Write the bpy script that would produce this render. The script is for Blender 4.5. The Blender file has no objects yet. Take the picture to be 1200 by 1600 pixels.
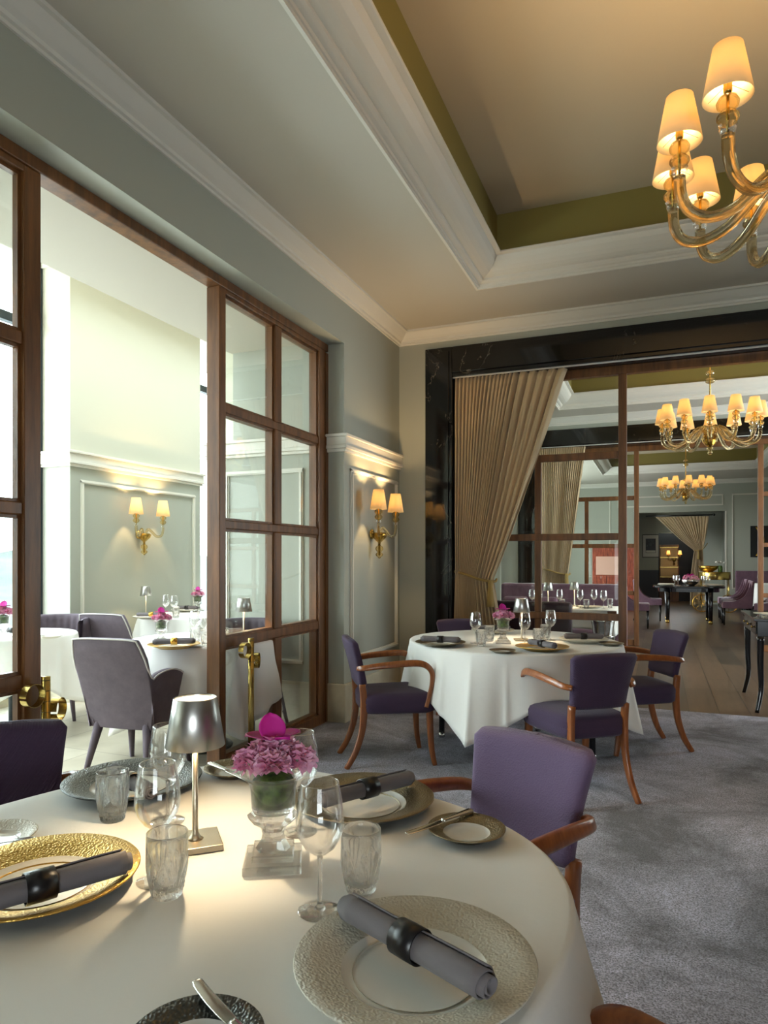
import bpy, math, random
from mathutils import Vector, Matrix, Euler
R = math.radians
sc = bpy.context.scene
C = sc.collection
random.seed(7)
# ------------------------------------------------------------------ camera, world, exposure
YAW = math.atan(430 / 1067)
cs, sn = math.cos(YAW), math.sin(YAW)
EYE = 1.32
cam = bpy.data.cameras.new('camera'); camo = bpy.data.objects.new('camera', cam); C.objects.link(camo)
cam.sensor_fit = 'VERTICAL'; cam.sensor_height = 36; cam.sensor_width = 27
cam.lens = 1067 / 1600 * 36; cam.shift_y = 73 / 1600
camo.location = (0, 0, EYE); camo.rotation_euler = (R(90), 0, YAW)
cam.clip_start = 0.05; cam.clip_end = 3000
sc.camera = camo
sc.view_settings.view_transform = 'Standard'; sc.view_settings.look = 'None'
sc.view_settings.gamma = 1; sc.view_settings.use_curve_mapping = False
sc.view_settings.exposure = 0.2
cy = sc.cycles
cy.max_bounces = 10; cy.diffuse_bounces = 5; cy.glossy_bounces = 4; cy.transmission_bounces = 8
cy.transparent_max_bounces = 16; cy.caustics_reflective = False; cy.caustics_refractive = True
cy.use_denoising = True; cy.sample_clamp_indirect = 6; cy.sample_clamp_direct = 0
cy.use_adaptive_sampling = True; cy.adaptive_threshold = 0.02

SKY = 10.0
w = bpy.data.worlds.new('world'); sc.world = w; w.use_nodes = True
nt = w.node_tree; bg = nt.nodes['Background']
tc = nt.nodes.new('ShaderNodeTexCoord'); sx = nt.nodes.new('ShaderNodeSeparateXYZ'); cr = nt.nodes.new('ShaderNodeValToRGB')
nt.links.new(tc.outputs['Generated'], sx.inputs[0]); nt.links.new(sx.outputs['Z'], cr.inputs[0]); nt.links.new(cr.outputs[0], bg.inputs[0])
e = cr.color_ramp.elements
e[0].position = 0.0; e[0].color = (0.86, 0.95, 0.97, 1); e[1].position = 0.6; e[1].color = (0.82, 0.93, 1.0, 1)
bg.inputs[1].default_value = SKY

def portal(name, loc, rot, sxx, syy):
    l = bpy.data.lights.new(name, 'AREA'); l.shape = 'RECTANGLE'; l.size = sxx; l.size_y = syy
    l.cycles.is_portal = True
    o = bpy.data.objects.new(name, l); o.location = loc; o.rotation_euler = rot; C.objects.link(o); return o
portal('daylight_garden_windows', (-5.5, 3.9, 2.05), (0, R(-90), 0), 4.0, 14.5)
portal('daylight_rear_fill_opening', (1.5, -3.22, 1.1), (R(90), 0, 0), 2.2, 1.4)  # opening invented behind the camera to fill the room from the front
portal('daylight_garden_fill_skylight', (-4.0, 3.9, 4.75), (0, 0, 0), 1.0, 12.4)  # skylight out of view, added to even the light on the garden walls
portal('daylight_far_room_window', (-3.7, 16.0, 1.9), (0, R(-90), 0), 2.4, 6.0)
portal('daylight_side_fill_opening', (3.62, 8.75, 1.75), (0, R(90), 0), 2.5, 3.7)  # unseen side opening, added and widened to brighten the adjoining room

def G(px, py, z=0.0):
    """world point at height z seen in the photograph's direction (u, v)"""
    D = (EYE - z) * 1067 / (py - 873); u = (px - 600) / 1067
    return Vector((D * (-sn + u * cs), D * (cs + u * sn), z))
def DP(px, D):
    u = (px - 600) / 1067
    return (D * (-sn + u * cs), D * (cs + u * sn))

# ------------------------------------------------------------------ materials
M = {}
def mat(name, col, rough=0.5, metal=0.0, bump=None, var=None, **kw):
    m = bpy.data.materials.new(name); m.use_nodes = True
    nt = m.node_tree; b = nt.nodes['Principled BSDF']
    b.inputs['Base Color'].default_value = (*col, 1); b.inputs['Roughness'].default_value = rough; b.inputs['Metallic'].default_value = metal
    for k, v in kw.items():
        n = k.replace('_', ' ').title().replace('Ior', 'IOR')
        inp = b.inputs[n]
        inp.default_value = (*v, 1) if isinstance(v, tuple) else v
    tcn = None
    def coord():
        nonlocal tcn
        if tcn is None: tcn = nt.nodes.new('ShaderNodeTexCoord')
        return tcn.outputs['Object']
    if var:   # (scale, colour2, contrast, stretch)
        sc_, c2, lo, hi = var[:4]
        st = var[4] if len(var) > 4 else (1, 1, 1)
        mp = nt.nodes.new('ShaderNodeMapping'); mp.inputs['Scale'].default_value = st; nt.links.new(coord(), mp.inputs[0])
        n = nt.nodes.new('ShaderNodeTexNoise'); n.inputs['Scale'].default_value = sc_; n.inputs['Detail'].default_value = 5; n.inputs['Roughness'].default_value = .65
        nt.links.new(mp.outputs[0], n.inputs['Vector'])
        r = nt.nodes.new('ShaderNodeValToRGB'); r.color_ramp.elements[0].position = lo; r.color_ramp.elements[1].position = hi
        r.color_ramp.elements[0].color = (*col, 1); r.color_ramp.elements[1].color = (*c2, 1)
        nt.links.new(n.outputs[0], r.inputs[0]); nt.links.new(r.outputs[0], b.inputs['Base Color'])
    if bump:  # (kind, scale, strength, distance, stretch)
        kind, s_, stg, dist = bump[:4]; st = bump[4] if len(bump) > 4 else (1, 1, 1)
        mp = nt.nodes.new('ShaderNodeMapping'); mp.inputs['Scale'].default_value = st; nt.links.new(coord(), mp.inputs[0])
        if kind == 'noise':
            n = nt.nodes.new('ShaderNodeTexNoise'); n.inputs['Scale'].default_value = s_; n.inputs['Detail'].default_value = 3; out = n.outputs[0]
        elif kind == 'voronoi':
            n = nt.nodes.new('ShaderNodeTexVoronoi'); n.inputs['Scale'].default_value = s_; n.feature = 'SMOOTH_F1'; out = n.outputs['Distance']
        else:
            n = nt.nodes.new('ShaderNodeTexWave'); n.inputs['Scale'].default_value = s_; out = n.outputs[0]; n.bands_direction = 'DIAGONAL'
        nt.links.new(mp.outputs[0], n.inputs['Vector'])
        bp = nt.nodes.new('ShaderNodeBump'); bp.inputs['Strength'].default_value = stg; bp.inputs['Distance'].default_value = dist
        nt.links.new(out, bp.inputs['Height']); nt.links.new(bp.outputs[0], b.inputs['Normal'])
    M[name] = m; return m
def srgb(r, g, b):
    f = lambda c: (c / 255 / 12.92) if c / 255 <= .04045 else ((c / 255 + .055) / 1.055) ** 2.4
    return (f(r), f(g), f(b))
mat('sage_paint', srgb(170, 172, 159), .6, bump=('noise', 300, .05, .002))
mat('cream_paint', srgb(208, 206, 188), .6)
mat('white_trim', srgb(222, 218, 206), .45)
mat('ceiling_paint', srgb(196, 190, 176), .7)
mat('coffer_ceiling', srgb(178, 165, 140), .7)
mat('olive_paint', srgb(128, 116, 58), .6)
mat('limestone', srgb(205, 196, 172), .45, var=(6, srgb(188, 178, 152), .35, .7), bump=('noise', 60, .1, .003))
mat('walnut', srgb(128, 82, 42), .38, var=(3, srgb(88, 55, 27), .35, .65, (6, 6, .6)), bump=('noise', 40, .08, .002, (8, 8, .5)))
mat('chair_wood', srgb(164, 96, 48), .28, var=(6, srgb(120, 66, 32), .3, .7, (7, 7, 1)), coat_weight=.4, coat_roughness=.15)
mat('purple_fabric', srgb(62, 44, 72), .85, bump=('wave', 90, .5, .002, (1, 1, 1)), sheen_weight=.12, sheen_roughness=.5)
mat('purple_weave', srgb(108, 88, 120), .85, bump=('voronoi', 260, .8, .002), sheen_weight=.15, sheen_roughness=.5)
mat('grey_velvet', srgb(98, 86, 94), .8, var=(14, srgb(82, 72, 80), .3, .7), sheen_weight=.6, sheen_roughness=.35, sheen_tint=srgb(190, 180, 200))
mat('pale_piping', srgb(200, 196, 192), .5)
mat('mauve_velvet', srgb(124, 92, 108), .8, var=(9, srgb(102, 74, 90), .3, .7), sheen_weight=.4, sheen_roughness=.4)
mat('plum_leather', srgb(58, 34, 48), .35)
mat('linen', srgb(236, 234, 228), .8, bump=('noise', 22, .12, .01, (1, 1, 1)), sheen_weight=.1)
mat('black_lacquer', srgb(20, 20, 23), .18, coat_weight=.5)
mat('dark_metal', srgb(45, 54, 60), .4, .3)
mat('stone_disc', srgb(58, 66, 66), .35)
mat('brushed_silver', srgb(190, 188, 184), .32, 1.0, bump=('noise', 500, .05, .001))
mat('brushed_leaf', srgb(214, 200, 176), .35, 1.0, bump=('noise', 45, .4, .002))
mat('steel', srgb(215, 213, 208), .12, 1.0)
mat('brass', srgb(196, 168, 96), .22, 1.0)
mat('gold', srgb(205, 160, 75), .25, 1.0)
mat('curtain_fabric', srgb(198, 174, 138), .9, bump=('noise', 400, .1, .001, (1, 1, .2)), sheen_weight=.15)
mat('rope', srgb(176, 146, 84), .8, bump=('wave', 60, .8, .004))
mat('grey_linen', srgb(112, 106, 108), .9, bump=('noise', 700, .2, .001), sheen_weight=.1)
mat('horn', srgb(22, 20, 22), .3)
mat('porcelain', srgb(232, 230, 222), .12, coat_weight=.5)
mat('rim_stone', srgb(206, 201, 186), .42, .1, bump=('voronoi', 260, .6, .003))
mat('rim_gold', srgb(214, 174, 92), .3, 1.0, bump=('voronoi', 270, .6, .003))
mat('rim_black', srgb(88, 90, 88), .3, .9, bump=('voronoi', 270, .7, .003))
mat('rim_bronze', srgb(150, 138, 112), .3, .9, bump=('voronoi', 270, .6, .003))
mat('petal_pink', srgb(246, 196, 214), .6, var=(30, srgb(232, 150, 188), .35, .65), subsurface_weight=.15)
mat('petal_magenta', srgb(198, 20, 150), .5, subsurface_weight=.15)
mat('petal_plum', srgb(176, 60, 124), .5, subsurface_weight=.1)
mat('leaf', srgb(92, 122, 52), .5, var=(40, srgb(34, 60, 18), .4, .6))
mat('socket', srgb(215, 190, 140), .5)
mat('picture_mat', srgb(215, 212, 204), .8)
mat('frame_black', srgb(18, 18, 18), .3)
mat('wainscot_dark', srgb(32, 34, 42), .4)
mat('red_lacquer', srgb(168, 82, 58), .35, var=(5, srgb(112, 50, 38), .4, .6, (6, 1, 1)))
mat('pink_glass', srgb(214, 168, 150), .4)
mat('book_cover', srgb(205, 198, 180), .6)
mat('hill_haze', srgb(84, 88, 88), 1.0, var=(.02, srgb(70, 76, 72), .4, .6))
mat('tree_green', srgb(42, 52, 38), 1.0, var=(.5, srgb(28, 38, 26), .4, .6))
mat('roof_tile', srgb(104, 84, 76), .9)
mat('facade', srgb(140, 138, 134), .9)
mat('old_mirror', srgb(120, 92, 58), .25, 1.0)
mat('low_bounce_brown', srgb(96, 66, 44), .5, var=(3, srgb(70, 46, 30), .35, .65, (4, 4, .5)))  # brown panelling invented for the unseen walls to soak up bounced daylight
mat('track_white', srgb(220, 220, 215), .4)

def new(name):
    m = bpy.data.materials.new(name); m.use_nodes = True; nt = m.node_tree; nt.nodes.clear()
    out = nt.nodes.new('ShaderNodeOutputMaterial'); M[name] = m
    return nt, out, (lambda t, **k: mk(nt, t, k))
def mk(nt, t, k):
    n = nt.nodes.new('ShaderNode' + t)
    for a, v in k.items(): n.inputs[a.replace('_', ' ')].default_value = v
    return n
# thin clear glass for sheets and stemware
def thin_glass(name, tint, spec_lo, spec_hi, rough=0.0, blend=.25):
    nt, out, N = new(name)
    tr = N('BsdfTransparent', Color=(*tint, 1)); gl = N('BsdfGlossy', Roughness=rough, Color=(1, 1, 1, 1))
    lw = N('LayerWeight', Blend=blend); mr = N('MapRange'); mr.inputs['To Min'].default_value = spec_lo; mr.inputs['To Max'].default_value = spec_hi
    mx = N('MixShader')
    nt.links.new(lw.outputs['Facing'], mr.inputs['Value']); nt.links.new(mr.outputs[0], mx.inputs[0])
    nt.links.new(tr.outputs[0], mx.inputs[1]); nt.links.new(gl.outputs[0], mx.inputs[2]); nt.links.new(mx.outputs[0], out.inputs[0])
thin_glass('pane_glass', (.96, .98, .97), .015, .35)
thin_glass('stem_glass', (.985, .985, .985), .035, .8, 0.0, .26)
def solid_glass(name, tint, clear, ior=1.5):
    nt, out, N = new(name)
    g = N('BsdfGlass', Color=(*tint, 1), Roughness=0.0, IOR=ior); tr = N('BsdfTransparent', Color=(*tint, 1)); mx = N('MixShader', Fac=clear)
    nt.links.new(g.outputs[0], mx.inputs[1]); nt.links.new(tr.outputs[0], mx.inputs[2]); nt.links.new(mx.outputs[0], out.inputs[0])
solid_glass('crystal', (.998, .995, .99), .38)
solid_glass('cut_crystal', (.998, .996, .99), .32, 1.5)
solid_glass('amber_glass', (.93, .84, .62), .4, 1.3)
solid_glass('arm_glass', (.93, .87, .72), .3, 1.3)
# lampshade: fabric lit from inside, plus a faint emission standing in for light coming through
def shade_mat(name, col, em, strg):
    nt, out, N = new(name)
    tl = N('BsdfTranslucent', Color=(*col, 1)); df = N('BsdfDiffuse', Color=(*col, 1)); m1 = N('MixShader', Fac=.45)
    em_ = N('Emission', Color=(*em, 1), Strength=strg); ad = N('AddShader')
    nt.links.new(tl.outputs[0], m1.inputs[1]); nt.links.new(df.outputs[0], m1.inputs[2])
    nt.links.new(m1.outputs[0], ad.inputs[0]); nt.links.new(em_.outputs[0], ad.inputs[1]); nt.links.new(ad.outputs[0], out.inputs[0])
shade_mat('shade_fabric', srgb(250, 232, 196), srgb(255, 205, 120), .06)
def emis(name, col, s):
    nt, out, N = new(name); em = N('Emission', Color=(*col, 1), Strength=s); nt.links.new(em.outputs[0], out.inputs[0])
emis('bulb_glow', srgb(255, 214, 130), 5)
emis('diffuser_glow', srgb(255, 236, 200), 2.6)
# carpet, oak planks, stone tiles, marble
def node_mat(name, rough):
    m = bpy.data.materials.new(name); m.use_nodes = True; M[name] = m
    nt = m.node_tree; b = nt.nodes['Principled BSDF']; b.inputs['Roughness'].default_value = rough
    t = nt.nodes.new('ShaderNodeTexCoord'); return nt, b, t.outputs['Object'], (lambda ty, **k: mk(nt, ty, k))
nt, b, oc, N = node_mat('carpet_pile', 1.0)
n1 = N('TexNoise', Scale=1.6, Detail=6.0, Roughness=.7, Distortion=.6); n2 = N('TexNoise', Scale=150.0, Detail=3.0, Roughness=.8)
for n in (n1, n2): nt.links.new(oc, n.inputs['Vector'])
r1 = N('ValToRGB'); r1.color_ramp.elements[0].position = .38; r1.color_ramp.elements[1].position = .66
r1.color_ramp.elements[0].color = (*srgb(88, 84, 88), 1); r1.color_ramp.elements[1].color = (*srgb(194, 192, 206), 1)  # broad patches put the sheen of brushed pile into the colour
r2 = N('ValToRGB'); r2.color_ramp.elements[0].position = .38; r2.color_ramp.elements[1].position = .62
r2.color_ramp.elements[0].color = (.18, .18, .19, 1); r2.color_ramp.elements[1].color = (1.6, 1.62, 1.7, 1)
mm = nt.nodes.new('ShaderNodeMixRGB'); mm.blend_type = 'MULTIPLY'; mm.inputs[0].default_value = 1
nt.links.new(n1.outputs[0], r1.inputs[0]); nt.links.new(n2.outputs[0], r2.inputs[0]); nt.links.new(r1.outputs[0], mm.inputs[1]); nt.links.new(r2.outputs[0], mm.inputs[2]); nt.links.new(mm.outputs[0], b.inputs['Base Color'])
b.inputs['Sheen Weight'].default_value = .35
bp = N('Bump', Strength=.9, Distance=.01); nt.links.new(n2.outputs[0], bp.inputs['Height']); nt.links.new(bp.outputs[0], b.inputs['Normal'])
nt, b, oc, N = node_mat('oak_planks', .3)
mp = N('Mapping'); mp.inputs['Rotation'].default_value = (0, 0, R(90)); nt.links.new(oc, mp.inputs[0])
bk = N('TexBrick', Color1=(*srgb(104, 84, 65), 1), Color2=(*srgb(68, 57, 47), 1), Mortar=(*srgb(34, 28, 24), 1)); bk.inputs['Scale'].default_value = 1
bk.inputs['Brick Width'].default_value = 1.9; bk.inputs['Row Height'].default_value = .24; bk.inputs['Mortar Size'].default_value = .004; bk.offset = .37
nt.links.new(mp.outputs[0], bk.inputs['Vector'])
n1 = N('TexNoise', Scale=4.0, Detail=6.0, Roughness=.7); mp2 = N('Mapping'); mp2.inputs['Scale'].default_value = (5, .6, 1); nt.links.new(oc, mp2.inputs[0]); nt.links.new(mp2.outputs[0], n1.inputs['Vector'])
mm = nt.nodes.new('ShaderNodeMixRGB'); mm.blend_type = 'MULTIPLY'; mm.inputs[0].default_value = .75
rr = N('ValToRGB'); rr.color_ramp.elements[0].position = .3; rr.color_ramp.elements[1].position = .7; rr.color_ramp.elements[0].color = (.45, .42, .4, 1)
nt.links.new(n1.outputs[0], rr.inputs[0]); nt.links.new(bk.outputs[0], mm.inputs[1]); nt.links.new(rr.outputs[0], mm.inputs[2]); nt.links.new(mm.outputs[0], b.inputs['Base Color'])
nt, b, oc, N = node_mat('stone_tiles', .35)
bk = N('TexBrick', Color1=(*srgb(206, 200, 182), 1), Color2=(*srgb(190, 182, 162), 1), Mortar=(*srgb(150, 142, 124), 1)); bk.inputs['Scale'].default_value = 1
bk.inputs['Brick Width'].default_value = .9; bk.inputs['Row Height'].default_value = .6; bk.inputs['Mortar Size'].default_value = .004
n1 = N('TexNoise', Scale=3.0, Detail=6.0); rr = N('ValToRGB'); rr.color_ramp.elements[0].color = (.75, .74, .72, 1); rr.color_ramp.elements[0].position = .3; rr.color_ramp.elements[1].position = .6
mm = nt.nodes.new('ShaderNodeMixRGB'); mm.blend_type = 'MULTIPLY'; mm.inputs[0].default_value = .8
nt.links.new(oc, bk.inputs['Vector']); nt.links.new(oc, n1.inputs['Vector']); nt.links.new(n1.outputs[0], rr.inputs[0]); nt.links.new(bk.outputs[0], mm.inputs[1]); nt.links.new(rr.outputs[0], mm.inputs[2]); nt.links.new(mm.outputs[0], b.inputs['Base Color'])
nt, b, oc, N = node_mat('black_marble', .08)
n1 = N('TexNoise', Scale=1.4, Detail=8.0, Roughness=.6, Distortion=1.0); nt.links.new(oc, n1.inputs['Vector'])
rr = N('ValToRGB'); el = rr.color_ramp.elements; el[0].position = .496; el[0].color = (*srgb(15, 16, 17), 1); el[1].position = .5; el[1].color = (*srgb(120, 112, 100), 1)
e3 = el.new(.504); e3.color = (*srgb(15, 16, 17), 1)
n3 = N('TexNoise', Scale=2.0, Detail=2.0); nt.links.new(oc, n3.inputs['Vector']); r3 = N('ValToRGB'); r3.color_ramp.elements[0].position = .56; r3.color_ramp.elements[1].position = .62
mm = nt.nodes.new('ShaderNodeMixRGB'); mm.inputs[1].default_value = (*srgb(15, 16, 17), 1)
nt.links.new(n3.outputs[0], r3.inputs[0]); nt.links.new(r3.outputs[0], mm.inputs[0]); nt.links.new(n1.outputs[0], rr.inputs[0]); nt.links.new(rr.outputs[0], mm.inputs[2]); nt.links.new(mm.outputs[0], b.inputs['Base Color'])

# ------------------------------------------------------------------ mesh builder
class MB:
    def __init__(s): s.v = []; s.f = []; s.s = []
    def add(s, vs, fs, smooth=True, mtx=None):
        o = len(s.v)
        s.v += [tuple(mtx @ Vector(p)) if mtx is not None else tuple(p) for p in vs]
        s.f += [tuple(o + i for i in f) for f in fs]; s.s += [smooth] * len(fs); return s
    def box(s, x0, y0, z0, x1, y1, z1, mtx=None):
        vs = [(x, y, z) for z in (z0, z1) for y in (y0, y1) for x in (x0, x1)]
        return s.add(vs, [(0, 2, 3, 1), (4, 5, 7, 6), (0, 1, 5, 4), (2, 6, 7, 3), (0, 4, 6, 2), (1, 3, 7, 5)], False, mtx)
    def grid(s, fn, nu, nv, wu=False, wv=False, mtx=None, smooth=True):
        mu = nu if wu else nu + 1; mv = nv if wv else nv + 1
        vs = [fn(i / nu, j / nv) for i in range(mu) for j in range(mv)]
        fs = [(i * mv + j, ((i + 1) % mu) * mv + j, ((i + 1) % mu) * mv + (j + 1) % mv, i * mv + (j + 1) % mv) for i in range(nu) for j in range(nv)]
        return s.add(vs, fs, smooth, mtx)
    def lathe(s, prof, n=32, c=(0, 0, 0), mtx=None, smooth=True, mod=None):
        m = len(prof)
        def fn(u, v):
            r, z = prof[round(v * (m - 1))]; a = u * 2 * math.pi
            if mod: r = mod(r, z, a)
            return (c[0] + r * math.cos(a), c[1] + r * math.sin(a), c[2] + z)
        return s.grid(fn, n, m - 1, wu=True, mtx=mtx, smooth=smooth)
    def tube(s, pts, rad, n=10, mtx=None, ref=None, rect=None, lobes=0):
        """round or rectangular section swept along a path, ends capped"""
        P = [Vector(p) for p in pts]; m = len(P)
        rd = rad if isinstance(rad, (list, tuple)) else [rad] * m
        rc = (rect if isinstance(rect, list) else [rect] * m) if rect else None
        t0 = (P[1] - P[0]).normalized(); up = Vector(ref) if ref else (Vector((0, 0, 1)) if abs(t0.z) < .9 else Vector((1, 0, 0)))
        rings = []
        for i in range(m):
            t = (P[min(i + 1, m - 1)] - P[max(i - 1, 0)]).normalized()
            a = up - t * up.dot(t); a.normalize(); b = t.cross(a)
            if not ref: up = a
            if rc:
                wv, hv = rc[i]; q = .28
                sec = [(-wv, -hv * (1 - q)), (-wv * (1 - q), -hv), (wv * (1 - q), -hv), (wv, -hv * (1 - q)), (wv, hv * (1 - q)), (wv * (1 - q), hv), (-wv * (1 - q), hv), (-wv, hv * (1 - q))]
                rings.append([P[i] + b * (x / 2) + a * (y / 2) for x, y in sec])
            else:
                rings.append([P[i] + (a * math.cos(2 * math.pi * k / n) + b * math.sin(2 * math.pi * k / n)) * rd[i] * (1 + (.08 * math.cos(lobes * 2 * math.pi * k / n) if lobes else 0)) for k in range(n)])
        k_ = len(rings[0]); vs = [p for r in rings for p in r]
        fs = [(i * k_ + k, i * k_ + (k + 1) % k_, (i + 1) * k_ + (k + 1) % k_, (i + 1) * k_ + k) for i in range(m - 1) for k in range(k_)]
        fs += [tuple(range(k_ - 1, -1, -1)), tuple((m - 1) * k_ + k for k in range(k_))]
        return s.add(vs, fs, True, mtx)
    def ball(s, c, r, n=12, sq=(1, 1, 1), mtx=None):
        return s.grid(lambda u, v: (c[0] + r * sq[0] * math.sin(math.pi * v) * math.cos(2 * math.pi * u), c[1] + r * sq[1] * math.sin(math.pi * v) * math.sin(2 * math.pi * u), c[2] + r * sq[2] * math.cos(math.pi * v)), n, n // 2, wu=True, mtx=mtx)

def spline(pts, n=8):
    P = [Vector(p) for p in pts]; out = []
    for i in range(len(P) - 1):
        a = P[max(i - 1, 0)]; b = P[i]; c = P[i + 1]; d = P[min(i + 2, len(P) - 1)]
        for k in range(n):
            t = k / n
            out.append(.5 * ((2 * b) + (c - a) * t + (2 * a - 5 * b + 4 * c - d) * t * t + (3 * b - a - 3 * c + d) * t ** 3))
    return out + [P[-1]]

def obj(name, mb, m, parent=None, bevel=0, sub=0, solid=0, seg=2, sharp=40):
    me = bpy.data.meshes.new(name); me.from_pydata(mb.v, [], mb.f)
    me.polygons.foreach_set('use_smooth', mb.s)
    me.materials.append(M[m]); me.update()
    o = bpy.data.objects.new(name, me); C.objects.link(o)
    if parent: o.parent = parent
    if solid: md = o.modifiers.new('s', 'SOLIDIFY'); md.thickness = solid; md.offset = 0
    if bevel:
        md = o.modifiers.new('b', 'BEVEL'); md.width = bevel; md.segments = seg; md.limit_method = 'ANGLE'; md.angle_limit = R(35)
    if sub: md = o.modifiers.new('u', 'SUBSURF'); md.levels = sub; md.render_levels = sub
    return o
def thing(name, label, cat, loc=(0, 0, 0), rz=0, group=None):
    o = bpy.data.objects.new(name, None); C.objects.link(o); o.empty_display_size = .1
    o.location = loc; o.rotation_euler = (0, 0, rz); o['label'] = label; o['category'] = cat
    if group: o['group'] = group
    return o
def tag(o, label, cat, loc=None, rz=None, group=None):
    o['label'] = label; o['category'] = cat
    if group: o['group'] = group
    if loc is not None: o.location = loc
    if rz is not None: o.rotation_euler = (0, 0, rz)
    return o
def struct(name, mb, m, **k):
    o = obj(name, mb, m, **k)
    if not k.get('parent'): o['kind'] = 'structure'
    return o
def sempty(name):
    o = bpy.data.objects.new(name, None); C.objects.link(o); o['kind'] = 'structure'; return o
def copy_tree(o, parent=None):
    kids = list(o.children)
    c = o.copy(); C.objects.link(c); c.parent = parent
    if parent: c.matrix_parent_inverse = o.matrix_parent_inverse.copy()
    for k in kids: copy_tree(k, c)
    return c
PROTO = {}
def place(key, maker, loc, rz, label, cat, group=None, scale=None):
    """first use moves the built thing itself, later ones are copies with their parts"""
    if key not in PROTO:
        o = maker(); PROTO[key] = o
    else:
        o = copy_tree(PROTO[key])
    o.location = loc; o.rotation_euler = (0, 0, rz); o['label'] = label; o['category'] = cat
    if 'group' in o: del o['group']
    if group: o['group'] = group
    if scale: o.scale = (scale,) * 3
    return o
def root(name):
    o = bpy.data.objects.new(name, None); C.objects.link(o); o.empty_display_size = .1; return o
def lamp_light(name, kind, loc, power, col, parent=None, radius=.02):
    l = bpy.data.lights.new(name, kind); l.energy = power; l.color = col
    l.shadow_soft_size = radius
    o = bpy.data.objects.new(name, l); C.objects.link(o); o.location = loc
    if parent: o.parent = parent
    return o
WARM = (1.0, .66, .32)

# ------------------------------------------------------------------ ROOM SHELL
YW1, YW2, YW3 = 6.19, 11.1, 20.7        # the cross walls
XL, XR = -2.335, 3.4
struct('floor', MB().box(-2.50, -3.2, -.1, XR + .2, 6.4, .012), 'carpet_pile')
struct('floor_oak', MB().box(-3.7, 6.4, -.1, 5.2, 23.5, 0), 'oak_planks')
struct('floor_stone', MB().box(-6.3, -3.2, -.1, -2.50, 6.4, 0).box(-6.3, 6.4, -.1, -3.7, 11.3, 0), 'stone_tiles')
# left wall: pier beside the corner, header over the glazed doors
mb = MB().box(-2.56, 4.94, 0, XL, 6.40, 3.6).box(-2.56, -3.2, 3.044, XL, 4.94, 3.6)
struct('wall_left', mb, 'sage_paint')
struct('wall_left_adjoining_room', MB().box(-2.56, 6.4, 3.0, XL, 11.1, 3.6).box(-2.56, 6.4, 0, XL, 7.0, 3.0).box(-2.56, 8.75, 0, XL, 9.25, 3.0).box(-2.56, 10.7, 0, XL, 11.1, 3.0), 'sage_paint')
struct('wall_right', MB().box(XR, -3.2, 0, XR + .2, 6.9, 3.6).box(XR, 10.6, 0, XR + .2, 11.3, 3.6).box(XR, 6.9, 3.0, XR + .2, 10.6, 3.6).box(XR, 6.9, 0, XR + .2, 10.6, .5), 'low_bounce_brown')  # gap beside the adjoining room is added for its light
struct('wall_front', MB().box(-2.56, -3.2, 0, -1.6, -3.0, 3.6).box(2.6, -3.2, 0, XR + .2, -3.0, 3.6).box(-1.6, -3.2, 1.8, 2.6, -3.0, 3.6).box(-1.6, -3.2, 0, 2.6, -3.0, .4).box(-1.6, -3.2, .4, .4, -3.0, 1.8), 'low_bounce_brown')  # the gap in this wall is an added fill opening
# back wall with the black marble portal (frame outer -2.067..3.08, inner -1.80..2.82)
XC = .49
def cross_wall(name, y0, y1, marble, xl=XL, xr=XR):
    struct(name, MB().box(xl, y0, 0, -2.067, y1, 3.6).box(3.05, y0, 0, xr, y1, 3.6).box(-2.067, y0, 3.31, 3.05, y1, 3.6), 'sage_paint')
    mb = MB()
    for x0, x1 in ((-2.067, -1.80), (2.78, 3.05)):
        mb.box(x0, y0 - .015, 0, x1, y1 + .015, 3.31)
        mb.box(x0 + .03, y0 - .03, 0, x1 - .03, y0 - .015, 3.27)
    mb.box(-1.80, y0 - .015, 3.026, 2.78, y1 + .015, 3.31).box(-1.80, y0 - .03, 3.06, 2.78, y0 - .015, 3.28)
    struct(marble, mb, 'black_marble', bevel=.006)
cross_wall('wall_back', YW1, YW1 + .34, 'trim_1')
cross_wall('wall_adjoining_room', YW2 - .3, YW2 + .04, 'trim_2')
# ceilings with coffers
def ceiling(name, x0, x1, y0, y1, cx0, cx1, cy0, cy1, z=3.48, ztop=3.93):
    struct(name, MB().box(x0, y0, z, cx0, y1, z + .12).box(cx1, y0, z, x1, y1, z + .12).box(cx0, y0, z, cx1, cy0, z + .12).box(cx0, cy1, z, cx1, y1, z + .12), 'ceiling_paint')
    struct(name + '_coffer', MB().box(cx0 - .3, cy0 - .3, ztop, cx1 + .3, cy1 + .3, ztop + .1), 'coffer_ceiling')
    a = .21
    mb = MB().box(cx0 - .1, cy0 - .1, z + .155, cx0 + a, cy1 + .1, ztop).box(cx1 - a, cy0 - .1, z + .155, cx1 + .1, cy1 + .1, ztop).box(cx0 + a, cy0 - .1, z + .155, cx1 - a, cy0 + a, ztop).box(cx0 + a, cy1 - a, z + .155, cx1 - a, cy1 + .1, ztop)
    struct(name + '_coffer_sides', mb, 'olive_paint')
    # crown moulding running round the coffer: profile (inward offset, height)
    prof = [(-.01, 0), (-.005, -.014), (.014, -.016), (.018, -.002), (.026, 0), (.03, .014), (.05, .02), (.064, .03), (.068, .044), (.082, .046), (.10, .05), (.13, .062), (.16, .082), (.19, .112), (.205, .138), (.208, .146), (.24, .150), (.246, .154), (.246, .162), (.20, .164)]
    ring(name.replace('ceiling', 'trim') + '_coffer_moulding', cx0, cx1, cy0, cy1, z, prof, 'white_trim')
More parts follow.
